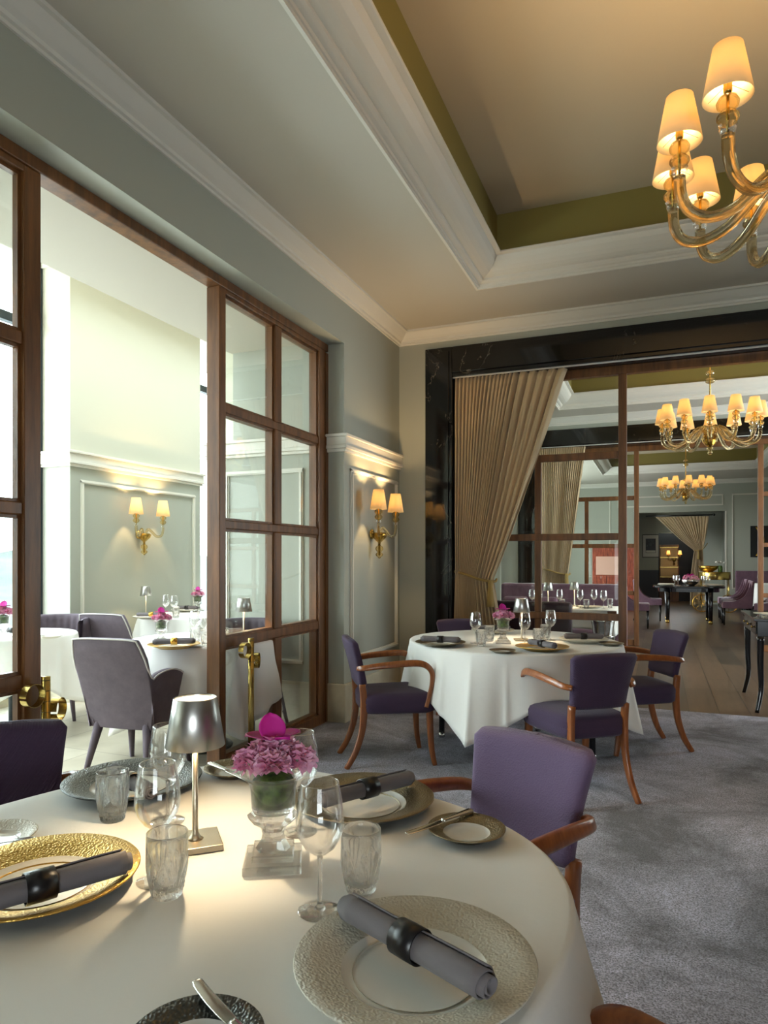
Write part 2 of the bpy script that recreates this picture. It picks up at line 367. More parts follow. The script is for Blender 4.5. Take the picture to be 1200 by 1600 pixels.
def ring(name, x0, x1, y0, y1, z, prof, m):
    vs = []; n = len(prof)
    for (sx_, sy_) in ((0, 0), (1, 0), (1, 1), (0, 1)):
        for q, h in prof:
            vs.append(((x1 - q) if sx_ else (x0 + q), (y1 - q) if sy_ else (y0 + q), z + h))
    fs = [(c * n + i, ((c + 1) % 4) * n + i, ((c + 1) % 4) * n + i + 1, c * n + i + 1) for c in range(4) for i in range(n - 1)]
    return struct(name, MB().add(vs, fs, False), m)
ceiling('ceiling', -2.56, XR + .2, -3.2, YW1 + .34, -1.353, 2.333, .10, 5.342)
ceiling('ceiling_adjoining_room', -2.56, XR + .2, YW1 + .34, YW2, -1.353, 2.333, 7.10, 10.1)
ceiling('ceiling_far_room', -3.7, 5.2, YW2, YW3 + .1, -1.353, 2.333, 12.6, 18.4)
CORN = [(0, -.11), (.012, -.11), (.014, -.095), (.03, -.092), (.034, -.075), (.06, -.06), (.09, -.035), (.105, -.022), (.11, -.018), (.13, -.016), (.132, 0)]
ring('trim_cornice', XL, XR, -3.0, YW1, 3.48, CORN, 'white_trim')
ring('trim_cornice_adjoining_room', XL, XR, YW1 + .34, YW2 - .3, 3.48, CORN, 'white_trim')
ring('trim_cornice_far_room', -3.5, 5.0, YW2 + .04, YW3, 3.48, CORN, 'white_trim')
# limestone skirting
struct('baseboard_left', MB().box(-2.575, 4.925, 0, XL + .018, YW1, .317), 'limestone', bevel=.006)
struct('baseboard_back', MB().box(XL + .018, YW1 - .02, 0, -2.067, YW1, .317), 'limestone', bevel=.005)
# chair rail and panel mouldings on the pier
def rail_x(name, x, y0, y1, ends=True, s=1, back=None):
    """rail on a wall face at x, projecting by s*depth"""
    mb = MB(); b0 = x - s * .0
    for d, z0, z1 in ((.022, 2.175, 2.20), (.038, 2.20, 2.228), (.03, 2.228, 2.295), (.045, 2.295, 2.318)):
        e_ = d if ends else 0
        mb.box(min(b0, x + s * d), y0 - e_, z0, max(b0, x + s * d), y1, z1)
    return struct(name, mb, 'white_trim', bevel=.004)
mb = MB()
for d, z0, z1 in ((.022, 2.175, 2.20), (.038, 2.20, 2.228), (.03, 2.228, 2.295), (.045, 2.295, 2.318)):
    mb.box(-2.575, 4.94 - d, z0, XL + d, YW1, z1)
struct('trim_chair_rail', mb, 'white_trim', bevel=.004)
def panel(name, axis, c, a0, a1, z0, z1, s=1, m='white_trim', wd=.035, d=.014):
    """picture-frame moulding on a wall; axis 'x': wall plane x=c spanning y; 'y': plane y=c spanning x"""
    mb = MB()
    for q0, q1, w0, w1 in ((a0, a1, z0, z0 + wd), (a0, a1, z1 - wd, z1), (a0, a0 + wd, z0 + wd, z1 - wd), (a1 - wd, a1, z0 + wd, z1 - wd)):
        for dd, ins in ((d, 0), (d * 1.7, .01)):
            A = (q0 + ins * (q1 - q0 > wd * 1.5) * 0 + (ins if q1 - q0 < wd * 1.5 else 0), q1 - (ins if q1 - q0 < wd * 1.5 else 0), w0 + (ins if w1 - w0 < wd * 1.5 else 0), w1 - (ins if w1 - w0 < wd * 1.5 else 0))
            lo, hi = min(c, c + s * dd), max(c, c + s * dd)
            if axis == 'x': mb.box(lo, A[0], A[2], hi, A[1], A[3])
            else: mb.box(A[0], lo, A[2], A[1], hi, A[3])
    return struct(name, mb, m)
panel('trim_panel_left_wall', 'x', XL, 5.05, 6.10, .49, 2.06)

# ------------------------------------------------------------------ WINTER GARDEN behind the glazed doors
HG = 4.1
struct('ceiling_garden', MB().box(-6.3, -3.2, HG, -4.50, 11.3, HG + .6).box(-3.45, -3.2, HG, -3.39, 11.3, HG + .6).box(-4.50, -3.2, HG, -3.45, -2.3, HG + .6).box(-4.50, 10.1, HG, -3.45, 11.3, HG + .6).box(-3.39, -3.2, 3.07, -2.56, 11.3, HG + .1), 'ceiling_paint')
struct('wall_garden_end', MB().box(-3.37, 4.92, 0, -2.56, 6.4, 3.07).box(-3.62, 4.92, 0, -3.37, 5.15, 2.3), 'sage_paint')
struct('wall_garden_far', MB().box(-6.3, 11.1, 0, -2.56, 11.3, HG), 'cream_paint')
struct('wall_garden_front', MB().box(-6.3, -3.2, 0, -2.56, -3.0, HG), 'cream_paint')
mb = MB()
for d, z0, z1 in ((.022, 2.175, 2.20), (.038, 2.20, 2.228), (.03, 2.228, 2.295), (.045, 2.295, 2.318)):
    mb.box(-3.62 - d, 4.92 - d, z0, -2.58, 5.15, z1)
struct('trim_rail_garden_end', mb, 'white_trim', bevel=.004)
struct('baseboard_garden_end', MB().box(-3.64, 4.9, 0, -2.58, 5.1, .317), 'limestone', bevel=.005)
panel('trim_panel_garden_end', 'y', 4.92, -3.44, -2.69, .46, 2.06, -1)
for i, (y0, y1) in enumerate(((4.75, 6.67), (7.40, 9.3), (-1.6, -.2))):
    sfx = ('', '_2', '_3')[i]
    struct('wall_garden_pier' + sfx, MB().box(-5.38, y0, 0, -5.03, y1, 2.25), 'sage_paint')
    struct('wall_garden_pier_upper' + sfx, MB().box(-5.38, y0, 2.25, -5.03, y1, HG), 'cream_paint')
    mb = MB()
    for d, z0, z1 in ((.022, 2.175, 2.20), (.04, 2.20, 2.228), (.032, 2.228, 2.295), (.05, 2.295, 2.318)):
        mb.box(-5.38, y0 - d, z0, -5.03 + d, y1 + d, z1)
    struct('trim_rail_garden_pier' + sfx, mb, 'white_trim', bevel=.004)
    struct('baseboard_garden_pier' + sfx, MB().box(-5.37, y0 - .02, 0, -5.01, y1 + .02, .317), 'limestone', bevel=.005)
    panel('trim_panel_garden_pier' + sfx, 'x', -5.03, y0 + .12, y1 - .11, .49, 2.06)
    struct('trim_cove_garden_pier' + sfx, MB().box(-5.38, y0 - .02, HG - .06, -5.0, y1 + .02, HG), 'white_trim')
struct('wall_garden_outer_base', MB().box(-5.5, -3.2, 0, -5.38, 11.3, .08), 'limestone')
o = sempty('window_7')  # added skylight, sized for the brightness of the garden walls
fr = MB()
for k in range(9): fr.box(-4.5, -2.3 + k * 1.55 - .03, HG + .5, -3.45, -2.3 + k * 1.55 + .03, HG + .56)
obj('window_frame', fr, 'dark_metal', o); obj('window_pane', MB().box(-4.5, -2.3, HG + .53, -3.45, 10.1, HG + .54), 'pane_glass', o)
wi = 0
def win(ya, yb, x=-5.40):
    global wi
    wi += 1
    o = sempty('window_%d' % wi)
    fr = MB().box(x - .04, ya, .08, x + .03, ya + .05, HG).box(x - .04, yb - .05, .08, x + .03, yb, HG).box(x - .04, ya + .05, .08, x + .03, yb - .05, .14).box(x - .04, ya + .05, 3.44, x + .03, yb - .05, 3.52)
    n = max(1, round((yb - ya) / 1.6))
    for k in range(1, n):
        yy = ya + (yb - ya) * k / n; fr.box(x - .03, yy - .03, .14, x + .02, yy + .03, 3.44)
    obj('window_frame', fr, 'dark_metal', o)
    obj('window_pane', MB().box(x - .012, ya + .05, .1, x - .004, yb - .05, HG), 'pane_glass', o)
win(-.2, 4.76); win(6.66, 7.40); win(-3.2, -1.6); win(9.3, 11.1)

# ------------------------------------------------------------------ GLAZED DOORS between the rooms
ZT = (3.044, 2.955, 2.285, 2.225, 1.56, 1.505, .83, .765, .085, 0)
def leaf(o, ya, yb, cols, x0=-2.555, x1=-2.485, stile=.065, s2=None, bw=.045, mids=None):
    """framed glazed leaf: rails at the photographed heights, vertical bars between the columns"""
    s2 = s2 or stile; TZ = 2.955
    fr = MB().box(x0, ya, 0, x1, ya + stile, 2.985).box(x0, yb - s2, 0, x1, yb, 2.985).box(x0, ya + stile, TZ, x1, yb - s2, 2.985).box(x0, ya + stile, 0.012, x1, yb - s2, .09)
    obj('door_frame', fr, 'walnut', o, bevel=.004)
    bars = MB(); a_, b_ = ya + stile, yb - s2
    mids = mids or [a_ + (b_ - a_) * k / cols for k in range(1, cols)]
    for zt, zb in ((2.28, 2.225), (1.56, 1.505), (.83, .765)):
        bars.box(x0 + .008, a_, zb, x1 - .008, b_, zt)
    zz = [(TZ, 2.28), (2.225, 1.56), (1.505, .83), (.765, .09)]
    for yy in mids:
        for zt, zb in zz: bars.box(x0 + .008, yy - bw, zb, x1 - .004, yy + bw, zt)
    obj('glazing_bars', bars, 'walnut', o, bevel=.006)
    beads = MB(); ed = [a_] + mids + [b_]; spans = []
    for k in range(len(ed) - 1): spans.append((ed[k] + (bw if k else 0), ed[k + 1] - (bw if k < len(ed) - 2 else 0)))
    for a0, a1 in spans:
        for zt, zb in zz:
            for q in ((a0, a0 + .014, zb, zt), (a1 - .014, a1, zb, zt), (a0 + .014, a1 - .014, zb, zb + .014), (a0 + .014, a1 - .014, zt - .014, zt)):
                beads.box(x0 + .018, q[0], q[2], x1 - .022, q[1], q[3])
    obj('glazing_beads', beads, 'walnut', o)
    for a0, a1 in spans:
        for zt, zb in zz:
            obj('glass_pane', MB().box(-2.526, a0 + .002, zb + .002, -2.520, a1 - .002, zt - .002), 'pane_glass', o)
o = sempty('trim_door_head'); o.name = 'trim_3'
obj('door_head', MB().box(-2.57, -3.0, 2.985, -2.475, 4.94, 3.044), 'walnut', o, bevel=.004)
obj('door_jamb', MB().box(-2.56, 4.895, 0, -2.475, 4.94, 2.97), 'walnut', o)
obj('door_track', MB().box(-2.56, -3.0, 0, -2.475, 4.895, .016), 'walnut', o)
o = sempty('door_1'); leaf(o, 1.12, 2.19, 2, stile=.085)
o = sempty('door_2'); leaf(o, 3.478, 4.895, 2, x0=-2.575, x1=-2.48, stile=.067, s2=.10, mids=[4.18])
o = sempty('door_3'); leaf(o, .02, 1.11, 2)
o = sempty('door_4'); leaf(o, -1.6, .01, 3)
o = sempty('door_5'); leaf(o, -3.0, -1.61, 3)
# adjoining room: glazed doors in its left wall
o = sempty('door_6'); leaf(o, 7.0, 8.75, 3, stile=.08)
o = sempty('door_7'); leaf(o, 9.25, 10.7, 3, stile=.08)

# glazed timber partitions standing in the two marble portals
def partition(name, y0, y1, xl, xr, curt=0):
    o = sempty(name)
    zt = 3.026
    fr = MB().box(-1.80, y0, 2.95, 2.78, y1, zt)
    for a, b_ in ((xl - .035, xl + .035), (xr - .035, xr + .035), (-1.80, -1.74), (2.72, 2.78)): fr.box(a, y0, 0, b_, y1, 2.95)
    obj('partition_frame', fr, 'walnut', o, bevel=.004)
    bars = MB(); ym0, ym1 = y0 + .01, y1 - .01
    pan = []
    for a, b_ in ((-1.74, xl - .035), (xr + .035, 2.72)):
        mid = (a + b_) / 2
        for z0, z1 in ((2.21, 2.275), (1.486, 1.548), (.768, .83), (0.0, .09)): bars.box(a, ym0, z0, b_, ym1, z1)
        zz = ((2.275, 2.95), (1.548, 2.21), (.83, 1.486), (.09, .768))
        for q, (z0, z1) in enumerate(zz):
            cut = [mid] if (b_ - a) > .9 and q > 0 else []
            ed = [a] + cut + [b_]
            for cx_ in cut: bars.box(cx_ - .03, ym0, z0, cx_ + .03, ym1, z1)
            for k in range(len(ed) - 1):
                pan.append((ed[k] + (.03 if k else 0), z0, ed[k + 1] - (.03 if k < len(ed) - 2 else 0), z1))
    obj('glazing_bars', bars, 'walnut', o, bevel=.005)
    yc = (y0 + y1) / 2
    bv = .03
    for a, z0, b_, z1 in pan:      # bevelled panes
        a += .002; b_ -= .002; z0 += .002; z1 -= .002
        vs = [(a, yc - .002, z0), (b_, yc - .002, z0), (b_, yc - .002, z1), (a, yc - .002, z1), (a + bv, yc - .006, z0 + bv), (b_ - bv, yc - .006, z0 + bv), (b_ - bv, yc - .006, z1 - bv), (a + bv, yc - .006, z1 - bv)]
        fs = [(0, 1, 5, 4), (1, 2, 6, 5), (2, 3, 7, 6), (3, 0, 4, 7), (4, 5, 6, 7)]
        vs2 = [(x, 2 * yc - y, z) for x, y, z in vs]
        g = MB().add(vs, fs, False).add(vs2, [tuple(reversed(f)) for f in fs], False)
        obj('glass_pane', g, 'pane_glass', o)
    return o
partition('window_5', 6.36, 6.43, -.30, 1.29)
partition('window_6', YW2 - .10, YW2 - .03, -.32, 1.34)

# ------------------------------------------------------------------ FAR ROOM
struct('wall_far_room_left', MB().box(-3.7, YW2, 0, -3.5, 13, 3.6).box(-3.7, 19, 0, -3.5, YW3 + .1, 3.6).box(-3.7, 13, 3.05, -3.5, 19, 3.6).box(-3.7, 13, 0, -3.5, 19, .7), 'sage_paint')
struct('wall_far_room_front', MB().box(-3.7, YW2 - .3, 0, XL, YW2 + .04, 3.6).box(XR, YW2 + .0, 0, 5.2, YW2 + .04, 3.6), 'sage_paint')
struct('wall_far_room_right', MB().box(5.0, YW2, 0, 5.2, YW3 + .1, 3.6), 'sage_paint')
struct('wall_far_room_back', MB().box(-3.7, YW3, 0, -.62, YW3 + .15, 3.6).box(1.68, YW3, 0, 5.2, YW3 + .15, 3.6).box(-.62, YW3, 2.62, 1.68, YW3 + .15, 3.6), 'sage_paint')
panel('trim_panel_far_header', 'y', YW3, -1.1, 1.62, 2.78, 3.08, -1)
panel('trim_panel_far_right', 'y', YW3, 1.83, 4.6, .5, 3.08, -1)
panel('trim_panel_far_left', 'y', YW3, -3.3, -1.3, .5, 3.08, -1)
struct('trim_portal_far_room', MB().box(1.66, YW3 - .012, 0, 1.70, YW3 + .01, 2.62), 'white_trim')
# alcove behind the tied curtain
struct('wall_alcove', MB().box(-.8, 21.9, .98, -.02, 22.0, 2.8).box(1.02, 21.9, 0, 1.9, 22.0, 2.8).box(-.02, 21.9, 2.08, 1.02, 22.0, 2.8).box(-.82, YW3 + .15, 0, -.62, 22.0, 2.8).box(1.68, YW3 + .15, 0, 1.88, 22.0, 2.8).box(-.8, YW3 + .15, 2.7, 1.9, 23.4, 2.8), 'sage_paint')
struct('wall_alcove_wainscot', MB().box(-.62, 21.88, 0, -.02, 21.98, .98), 'wainscot_dark')
struct('wall_alcove_passage', MB().box(-.02, 23.2, 0, 1.02, 23.3, 2.2).box(-.08, 22.0, 0, -.02, 23.3, 2.2).box(1.02, 22.0, 0, 1.08, 23.3, 2.2), 'wainscot_dark')

# ------------------------------------------------------------------ OUTSIDE: hazy hills and treetops below the windows
def terrain(u, v):
    x = -40 - 900 * u; y = -500 + 1600 * v
    return (x, y, -14 - 26 * min(1, u * 4) + (38 * max(0, u - .45) * (2.2 + math.sin(v * 9) + .5 * math.sin(v * 23 + u * 6))))
o = struct('ground', MB().grid(terrain, 30, 60), 'hill_haze')
def tree_crown(rnd):
    mb = MB()
    for k in range(9):
        a = rnd.random() * 6.3; r_ = rnd.random() * 1.5
        mb.ball((r_ * math.cos(a), r_ * math.sin(a), 2.2 + rnd.random() * 2.6), 1.0 + rnd.random() * .6, 10)
    return mb
rt = random.Random(3)
TREES = [(-30, 13.5, -10.5, 'treetop seen through the left door pane, nearest the brass post'), (-38, 20, -12, 'treetop seen beyond the pink flowers at the far left'), (-52, 22, -13, 'more distant treetop low in the hazy view'), (-44, 25.5, -12, 'dark treetop furthest to the right in the hazy view')]
for x, y, z, lb in TREES:
    t = root('tree'); obj('crown', tree_crown(rt), 'tree_green', t); obj('trunk', MB().tube([(0, 0, 0), (0, 0, 3)], .25), 'walnut', t)
    t.location = (x, y, z); t['label'] = 'green ' + lb; t['category'] = 'tree'

# ------------------------------------------------------------------ FURNITURE BUILDERS
def arm_chair(fab='purple_fabric'):
    t = root('dining_armchair')
    def seat(u, v):
        # rounded, crowned box cushion: u around, v from the underside to the middle of the top
        a = 2 * math.pi * u; ca, sa = math.cos(a), math.sin(a); p = .28
        ex = abs(ca) ** p * (1 if ca >= 0 else -1); ey = abs(sa) ** p * (1 if sa >= 0 else -1)
        tbl = [(0, .335), (.93, .335), (1.0, .35), (1.012, .388), (1.0, .395), (1.015, .402), (1.01, .43), (.96, .452), (.85, .463), (.6, .472), (.3, .476), (0, .477)]
        q, z = tbl[round(v * 11)]
        wy = ey * q * .235
        return (ex * q * (.215 + .02 * ey), wy + .005, z)
    obj('seat', MB().grid(seat, 48, 11, wu=True), fab, t)
    def back(u, v):
        a = 2 * math.pi * u; ca, sa = math.cos(a), math.sin(a); p = .35
        ex = abs(ca) ** p * (1 if ca >= 0 else -1); ey = abs(sa) ** .5 * (1 if sa >= 0 else -1)
        tt = min(max((v - .06) / .88, 0), 1)
        q = 1.0 if 0.0 < v < 1.0 else .0
        e_ = {0: 0, 1: .9}.get(round(v * 16), 1.0)
        if round(v * 16) == 15: e_ = .9
        if round(v * 16) == 16: e_ = 0
        w_ = .168 + .034 * tt ** 1.6; z = .50 + .298 * tt + (.008 * (1 - ex * ex) if tt > .9 else 0)
        x = ex * w_ * (e_ if e_ > .5 else 0)
        th = .030 * (1 if 1 < round(v * 16) < 15 else .7)
        y = -.235 - .075 * tt ** 1.3 + ey * th * (e_ if e_ else 0) + .03 * (x / .23) ** 2
        return (x, y, z)
    obj('backrest', MB().grid(back, 48, 16, wu=True), fab, t)
    for s in (-1, 1):
        obj('leg', MB().tube(spline([(s * .192, .195, .37), (s * .193, .20, .22), (s * .197, .21, .09), (s * .203, .228, 0)], 4), 0, rect=[(.042 - .016 * k / 12, .042 - .014 * k / 12) for k in range(13)], ref=(0, 1, .01)), 'chair_wood', t)
        obj('leg', MB().tube(spline([(s * .166, -.232, .52), (s * .165, -.222, .40), (s * .166, -.232, .24), (s * .17, -.275, .10), (s * .176, -.335, 0)], 4), 0, rect=[(.032 - .008 * k / 16, .045 - .014 * abs(k - 5) / 11) for k in range(17)], ref=(0, 1, .01)), 'chair_wood', t)
        arm = spline([(s * .180, -.262, .622), (s * .218, -.225, .630), (s * .236, -.10, .646), (s * .245, .07, .656), (s * .245, .15, .644), (s * .242, .195, .60), (s * .238, .20, .53), (s * .230, .185, .45), (s * .226, .165, .375)], 5)
        n_ = len(arm)
        obj('armrest', MB().tube(arm, 0, rect=[(.026 + .014 * math.sin(math.pi * min(1, i / n_ * 1.5)), .024) for i in range(n_)], ref=(s, 0, .35)), 'chair_wood', t)
    return t
def place_chair(key, x, y, face, label, group, maker=arm_chair):
    return place(key, maker, (x, y, .012 if y < 6.4 and x > -2.5 else 0), R(face - 90), label, 'chair', group)

def tub_chair():
    """grey velvet tub chair on splayed covered legs; faces +y"""
    t = root('tub_chair')
    K = 44
    def plan(s):   # s in -1..1 around the U, half-widths; returns point, outward normal
        a = s * math.pi * .5
        if abs(s) <= .55:
            b_ = s / .55
            x = .235 * b_; y = -.27 + .015 * b_ * b_; n = Vector((b_ * .15, -1, 0)).normalized()
        else:
            q = (abs(s) - .55) / .45; sg = 1 if s > 0 else -1
            ang = min(q / .38, 1) * math.pi / 2
            cx_, cy_ = .235, -.195
            if q < .38:
                x = sg * (cx_ + .06 * math.sin(ang)); y = cy_ - .06 * math.cos(ang); n = Vector((sg * math.sin(ang), -math.cos(ang), 0))
            else:
                f_ = (q - .38) / .62
                x = sg * (.295 + .01 * math.sin(f_ * 3)); y = cy_ + f_ * .37; n = Vector((sg, 0, 0))
        return Vector((x, y, 0)), n
    def top(s):
        q = abs(s)
        if q < .50: return .86 - .01 * (q / .5) ** 4
        if q < .66:
            f_ = (q - .50) / .16; return .85 - .235 * (f_ * f_ * (3 - 2 * f_)) ** .8
        f_ = (q - .66) / .34; return .615 + .045 * math.sin(f_ * math.pi) - .06 * f_ ** 3
    def shell(u, v):
        s = -1 + 2 * u; p, n = plan(s); h = top(s); k = round(v * 15)
        # section: outside bottom -> outside top -> over -> inside down
        if k <= 7: f_ = k / 7; off = 0.0; z = .30 + (h - .012 - .30) * f_
        elif k == 8: f_ = 1; off = -.012; z = h
        elif k == 9: f_ = 1; off = -.038; z = h
        elif k == 10: f_ = 1; off = -.052; z = h - .014
        else: f_ = 1 - (k - 10) / 5; off = -.055 - .015 * (1 - f_); z = .32 + (h - .014 - .32) * f_
        zz = (z - .30) / .56
        flare = (1 - zz) * -.085 * (1 if off > -.05 else .5) * (1 if off > -.06 else 1)
        lean = .085 * max(0, zz) ** 1.5 * (1 if abs(s) < .6 else max(0, 1 - (abs(s) - .6) / .12))
        q = p + n * (off + flare); return (q.x, q.y - lean, z)
    obj('shell', MB().grid(shell, 60, 15, smooth=True), 'grey_velvet', t)
    pts = []
    for i in range(61):
        s = -1 + 2 * i / 60; p, n = plan(s); fl = (1 - (top(s) - .30) / .56) * .085; lean = .085 * ((top(s) - .30) / .56) ** 1.5 * (1 if abs(s) < .6 else max(0, 1 - (abs(s) - .6) / .12)); q = p + n * (-.002 - fl)
        pts.append((q.x, q.y - lean, top(s) - .004))
    obj('piping', MB().tube(pts, .005, 6), 'pale_piping', t)
    def seat(u, v):
        a = 2 * math.pi * u; ca, sa = math.cos(a), math.sin(a); p = .4
        ex = abs(ca) ** p * (1 if ca >= 0 else -1); ey = abs(sa) ** p * (1 if sa >= 0 else -1)
        q, z = [(0, .29), (.96, .29), (1, .31), (1, .42), (.97, .45), (.85, .465), (.5, .472), (0, .474)][round(v * 7)]
        return (ex * q * .19, .0 + ey * q * .165, z)
    obj('seat', MB().grid(seat, 40, 7, wu=True), 'grey_velvet', t)
    for sx_, sy_ in ((-1, -1), (1, -1), (-1, 1), (1, 1)):
        obj('leg', MB().tube([(sx_ * .165, sy_ * .155, .33), (sx_ * .215, sy_ * .235, 0)], [.030, .014], 12), 'grey_velvet', t)
    return t
def wing_chair():
    """low pleated grey velvet chair with a curved wrap back; faces +y"""
    t = root('tub_chair')
    def shell(u, v):
        a = R(-205 + 230 * u); w_ = .26; k = round(v * 13)
        h = .835 - .03 * abs(2 * u - 1) ** 6
        rr_ = [0, 0, 0, 0, 0, 0, -.012, -.04, -.055, -.06, -.06, -.06, -.06, -.06][k]
        z = [.60, .62, .66, .70, .76, .82, h + .0, h, h - .015, .78, .73, .68, .63, .60][k]
        fold = .005 * math.sin(u * 95) * (1 if k > 8 else 0)
        r_ = w_ + rr_ + fold + .05 * (z - .45)
        return (r_ * 1.0 * math.cos(a), -.02 + r_ * .95 * math.sin(a) * (1 if True else 1), z)
    obj('back_pad', MB().grid(shell, 90, 13), 'grey_velvet', t)
    def seat(u, v):
        a = 2 * math.pi * u; ca, sa = math.cos(a), math.sin(a); p = .5
        ex = abs(ca) ** p * (1 if ca >= 0 else -1); ey = abs(sa) ** p * (1 if sa >= 0 else -1)
        q, z = [(0, .30), (.9, .30), (1, .33), (1, .42), (.95, .455), (.6, .47), (0, .472)][round(v * 6)]
        return (ex * q * .245, .0 + ey * q * .235, z)
    obj('seat', MB().grid(seat, 36, 6, wu=True), 'grey_velvet', t)
    obj('back_support', MB().grid(lambda u, v: (.235 * math.cos(R(-160 + 140 * u)) , -.03 + .235 * math.sin(R(-160 + 140 * u)), .32 + .34 * v), 20, 2), 'grey_velvet', t, solid=.03)
    for sx_, sy_ in ((-1, -1), (1, -1), (-1, 1), (1, 1)):
        obj('leg', MB().tube([(sx_ * .18, sy_ * .18, .31), (sx_ * .235, sy_ * .235, 0)], [.026, .013], 12), 'grey_velvet', t)
    return t
def slope_chair():
    """mauve dining chair with swept sides; faces +y"""
    t = root('upholstered_chair')
    def side(s):
        pr = spline([(-.25, .86), (-.20, .70), (-.12, .56), (0, .49), (.12, .46), (.25, .46)], 5)
        return [(p.x, p.y) for p in pr]
    pr = side(1)
    for s in (-1, 1):
        vs = []; fs = []
        for x in (s * .235, s * .205):
            for (y, z) in pr: vs.append((x, y, z)); vs.append((x, min(y, .25) - (.03 if y < -.2 else 0), .34))
        n = len(pr) * 2
        for i in range(len(pr) - 1):
            a = 2 * i
            fs += [(a, a + 2, a + 3, a + 1), (n + a, n + a + 1, n + a + 3, n + a + 2), (a, n + a, n + a + 2, a + 2)]
        fs += [(0, 1, n + 1, n), (n - 2, 2 * n - 2, 2 * n - 1, n - 1)]
        obj('side_panel', MB().add(vs, fs, False), 'mauve_velvet', t)
    obj('backrest', MB().tube([(0, -.25, .34), (0, -.262, .5), (0, -.28, .7), (0, -.30, .87)], 0, rect=[(.45, .07), (.46, .07), (.46, .06), (.45, .05)], ref=(0, 1, 0)), 'mauve_velvet', t, bevel=.01)
    obj('seat', MB().box(-.22, -.24, .33, .22, .25, .47), 'mauve_velvet', t, bevel=.025, seg=3)
    for sx_ in (-1, 1):
        obj('leg', MB().tube([(sx_ * .2, .22, .34), (sx_ * .2, .22, 0)], 0, rect=[(.045, .045), (.028, .028)], ref=(0, 1, 0)), 'black_lacquer', t)
        obj('leg', MB().tube([(sx_ * .2, -.23, .34), (sx_ * .2, -.25, .15), (sx_ * .2, -.31, 0)], 0, rect=[(.045, .045), (.036, .036), (.028, .028)], ref=(0, 1, 0)), 'black_lacquer', t)
    return t

# ------------------------------------------------------------------ TABLES AND CLOTHS
def cloth(rfun, zt, side, corner, th0, seed, flare=.05, folds=11, amp=.018, n=360):
    """a square cloth over a round top: flat disc, rolled edge, hanging folds and four dropped corners"""
    rnd = random.Random(seed); ph = [rnd.random() * 6.28 for _ in range(5)]
    prof = [0, .25, .5, .75, .9, .985]
    def fn(u, v):
        a = 2 * math.pi * u; k = round(v * 22); r = rfun(a)
        if k < 6: return (r * prof[k] * math.cos(a), r * prof[k] * math.sin(a), zt)
        d = min(abs(((a - th0 + math.pi / 4) % (math.pi / 2)) - math.pi / 4), 9)
        cor = math.exp(-(d / .27) ** 2)
        L = side + (corner - side) * max(0, 1 - d / .6) ** 1.05 + .012 * math.sin(5 * a + ph[0])
        if k < 10:
            q = (k - 5) / 4 * math.pi / 2; return ((r - .012 + .014 * math.sin(q)) * math.cos(a), (r - .012 + .014 * math.sin(q)) * math.sin(a), zt - .014 * (1 - math.cos(q)))
        t = (k - 9) / 13; z = zt - .014 - L * t
        fold = (1 - 2 * abs(math.sin(folds * a + ph[1] + 1.1 * math.sin(2 * a + ph[2]))) ** .75) * .55 + math.sin((2 * folds + 3) * a + ph[3]) * .15
        bulge = .10 * math.exp(-d / .11) - .05 * math.exp(-((d - .26) / .11) ** 2)
        rr_ = r + .003 + flare * t + (amp * fold + bulge) * t ** .8
        tw = .035 * t * math.sin(folds * a * .5 + ph[4])
        return (rr_ * math.cos(a + tw * .3), rr_ * math.sin(a + tw * .3), z)
    return MB().grid(fn, n, 22, wu=True)
def table_legs(t, r, angs, h=.74, m='black_lacquer', caps=True, z0=.012):
    for a in angs:
        x, y = r * math.cos(R(a)), r * math.sin(R(a))
        l = obj('leg', MB().tube([(x, y, h - .03), (x * 1.03, y * 1.03, z0)], 0, rect=[(.055, .055), (.036, .036)], ref=(0, 1, 0)), m, t)
        if caps: obj('ferrule', MB().tube([(x * 1.03, y * 1.03, z0 + .035), (x * 1.03, y * 1.03, z0)], 0, rect=[(.039, .039), (.038, .038)], ref=(0, 1, 0)), 'steel', l)

# ------------------------------------------------------------------ TABLEWARE BUILDERS (origin on the table surface)
def lathe_part(name, prof, m, parent, n=40, **k):
    return obj(name, MB().lathe(prof, n, **k), m, parent)
def charger(rim, s=1.0, n=72):
    t = root('charger_plate')
    lathe_part('rim', [(.085 * s, .006), (.083 * s, .002), (.098 * s, .000), (.10 * s, .004), (.13 * s, .014), (.162 * s, .0235), (.1635 * s, .026), (.162 * s, .0275), (.135 * s, .020), (.108 * s, .0125), (.100 * s, .0105)], rim, t, n)
    lathe_part('well', [(.100 * s, .0105), (.097 * s, .0085), (.088 * s, .0042), (.078 * s, .0028), (.04 * s, .0024), (.0001, .0024)], 'porcelain', t, n)
    lathe_part('underside', [(.084 * s, .003), (.05 * s, .0012), (.0001, .0012)], 'porcelain', t, 24)
    return t
def bread_plate(rim):
    t = root('bread_plate')
    lathe_part('rim', [(.04, .004), (.04, .001), (.047, .0), (.05, .003), (.066, .011), (.0785, .0165), (.0792, .018), (.078, .019), (.066, .0145), (.052, .009), (.048, .008)], rim, t, 56)
    lathe_part('well', [(.048, .008), (.045, .0052), (.038, .0034), (.02, .003), (.0001, .003)], 'porcelain', t, 40)
    return t
def napkin_roll(L=.25, r=.0195):
    """rolled linen napkin lying along x"""
    turns = 3.2
    def fn(u, v):
        a = v * turns * 2 * math.pi; rr_ = .004 + (r - .004) * (v ** .8)
        rr_ *= 1 + .03 * math.sin(7 * u + 2)
        xo = (u - .5) * L + .006 * math.sin(v * 5) * (1 if u > .9 else -1 if u < .1 else 0)
        return (xo, rr_ * math.cos(a), r + rr_ * math.sin(a) * .95)
    return obj('napkin', MB().grid(fn, 14, 90), 'grey_linen', None, solid=.0022)
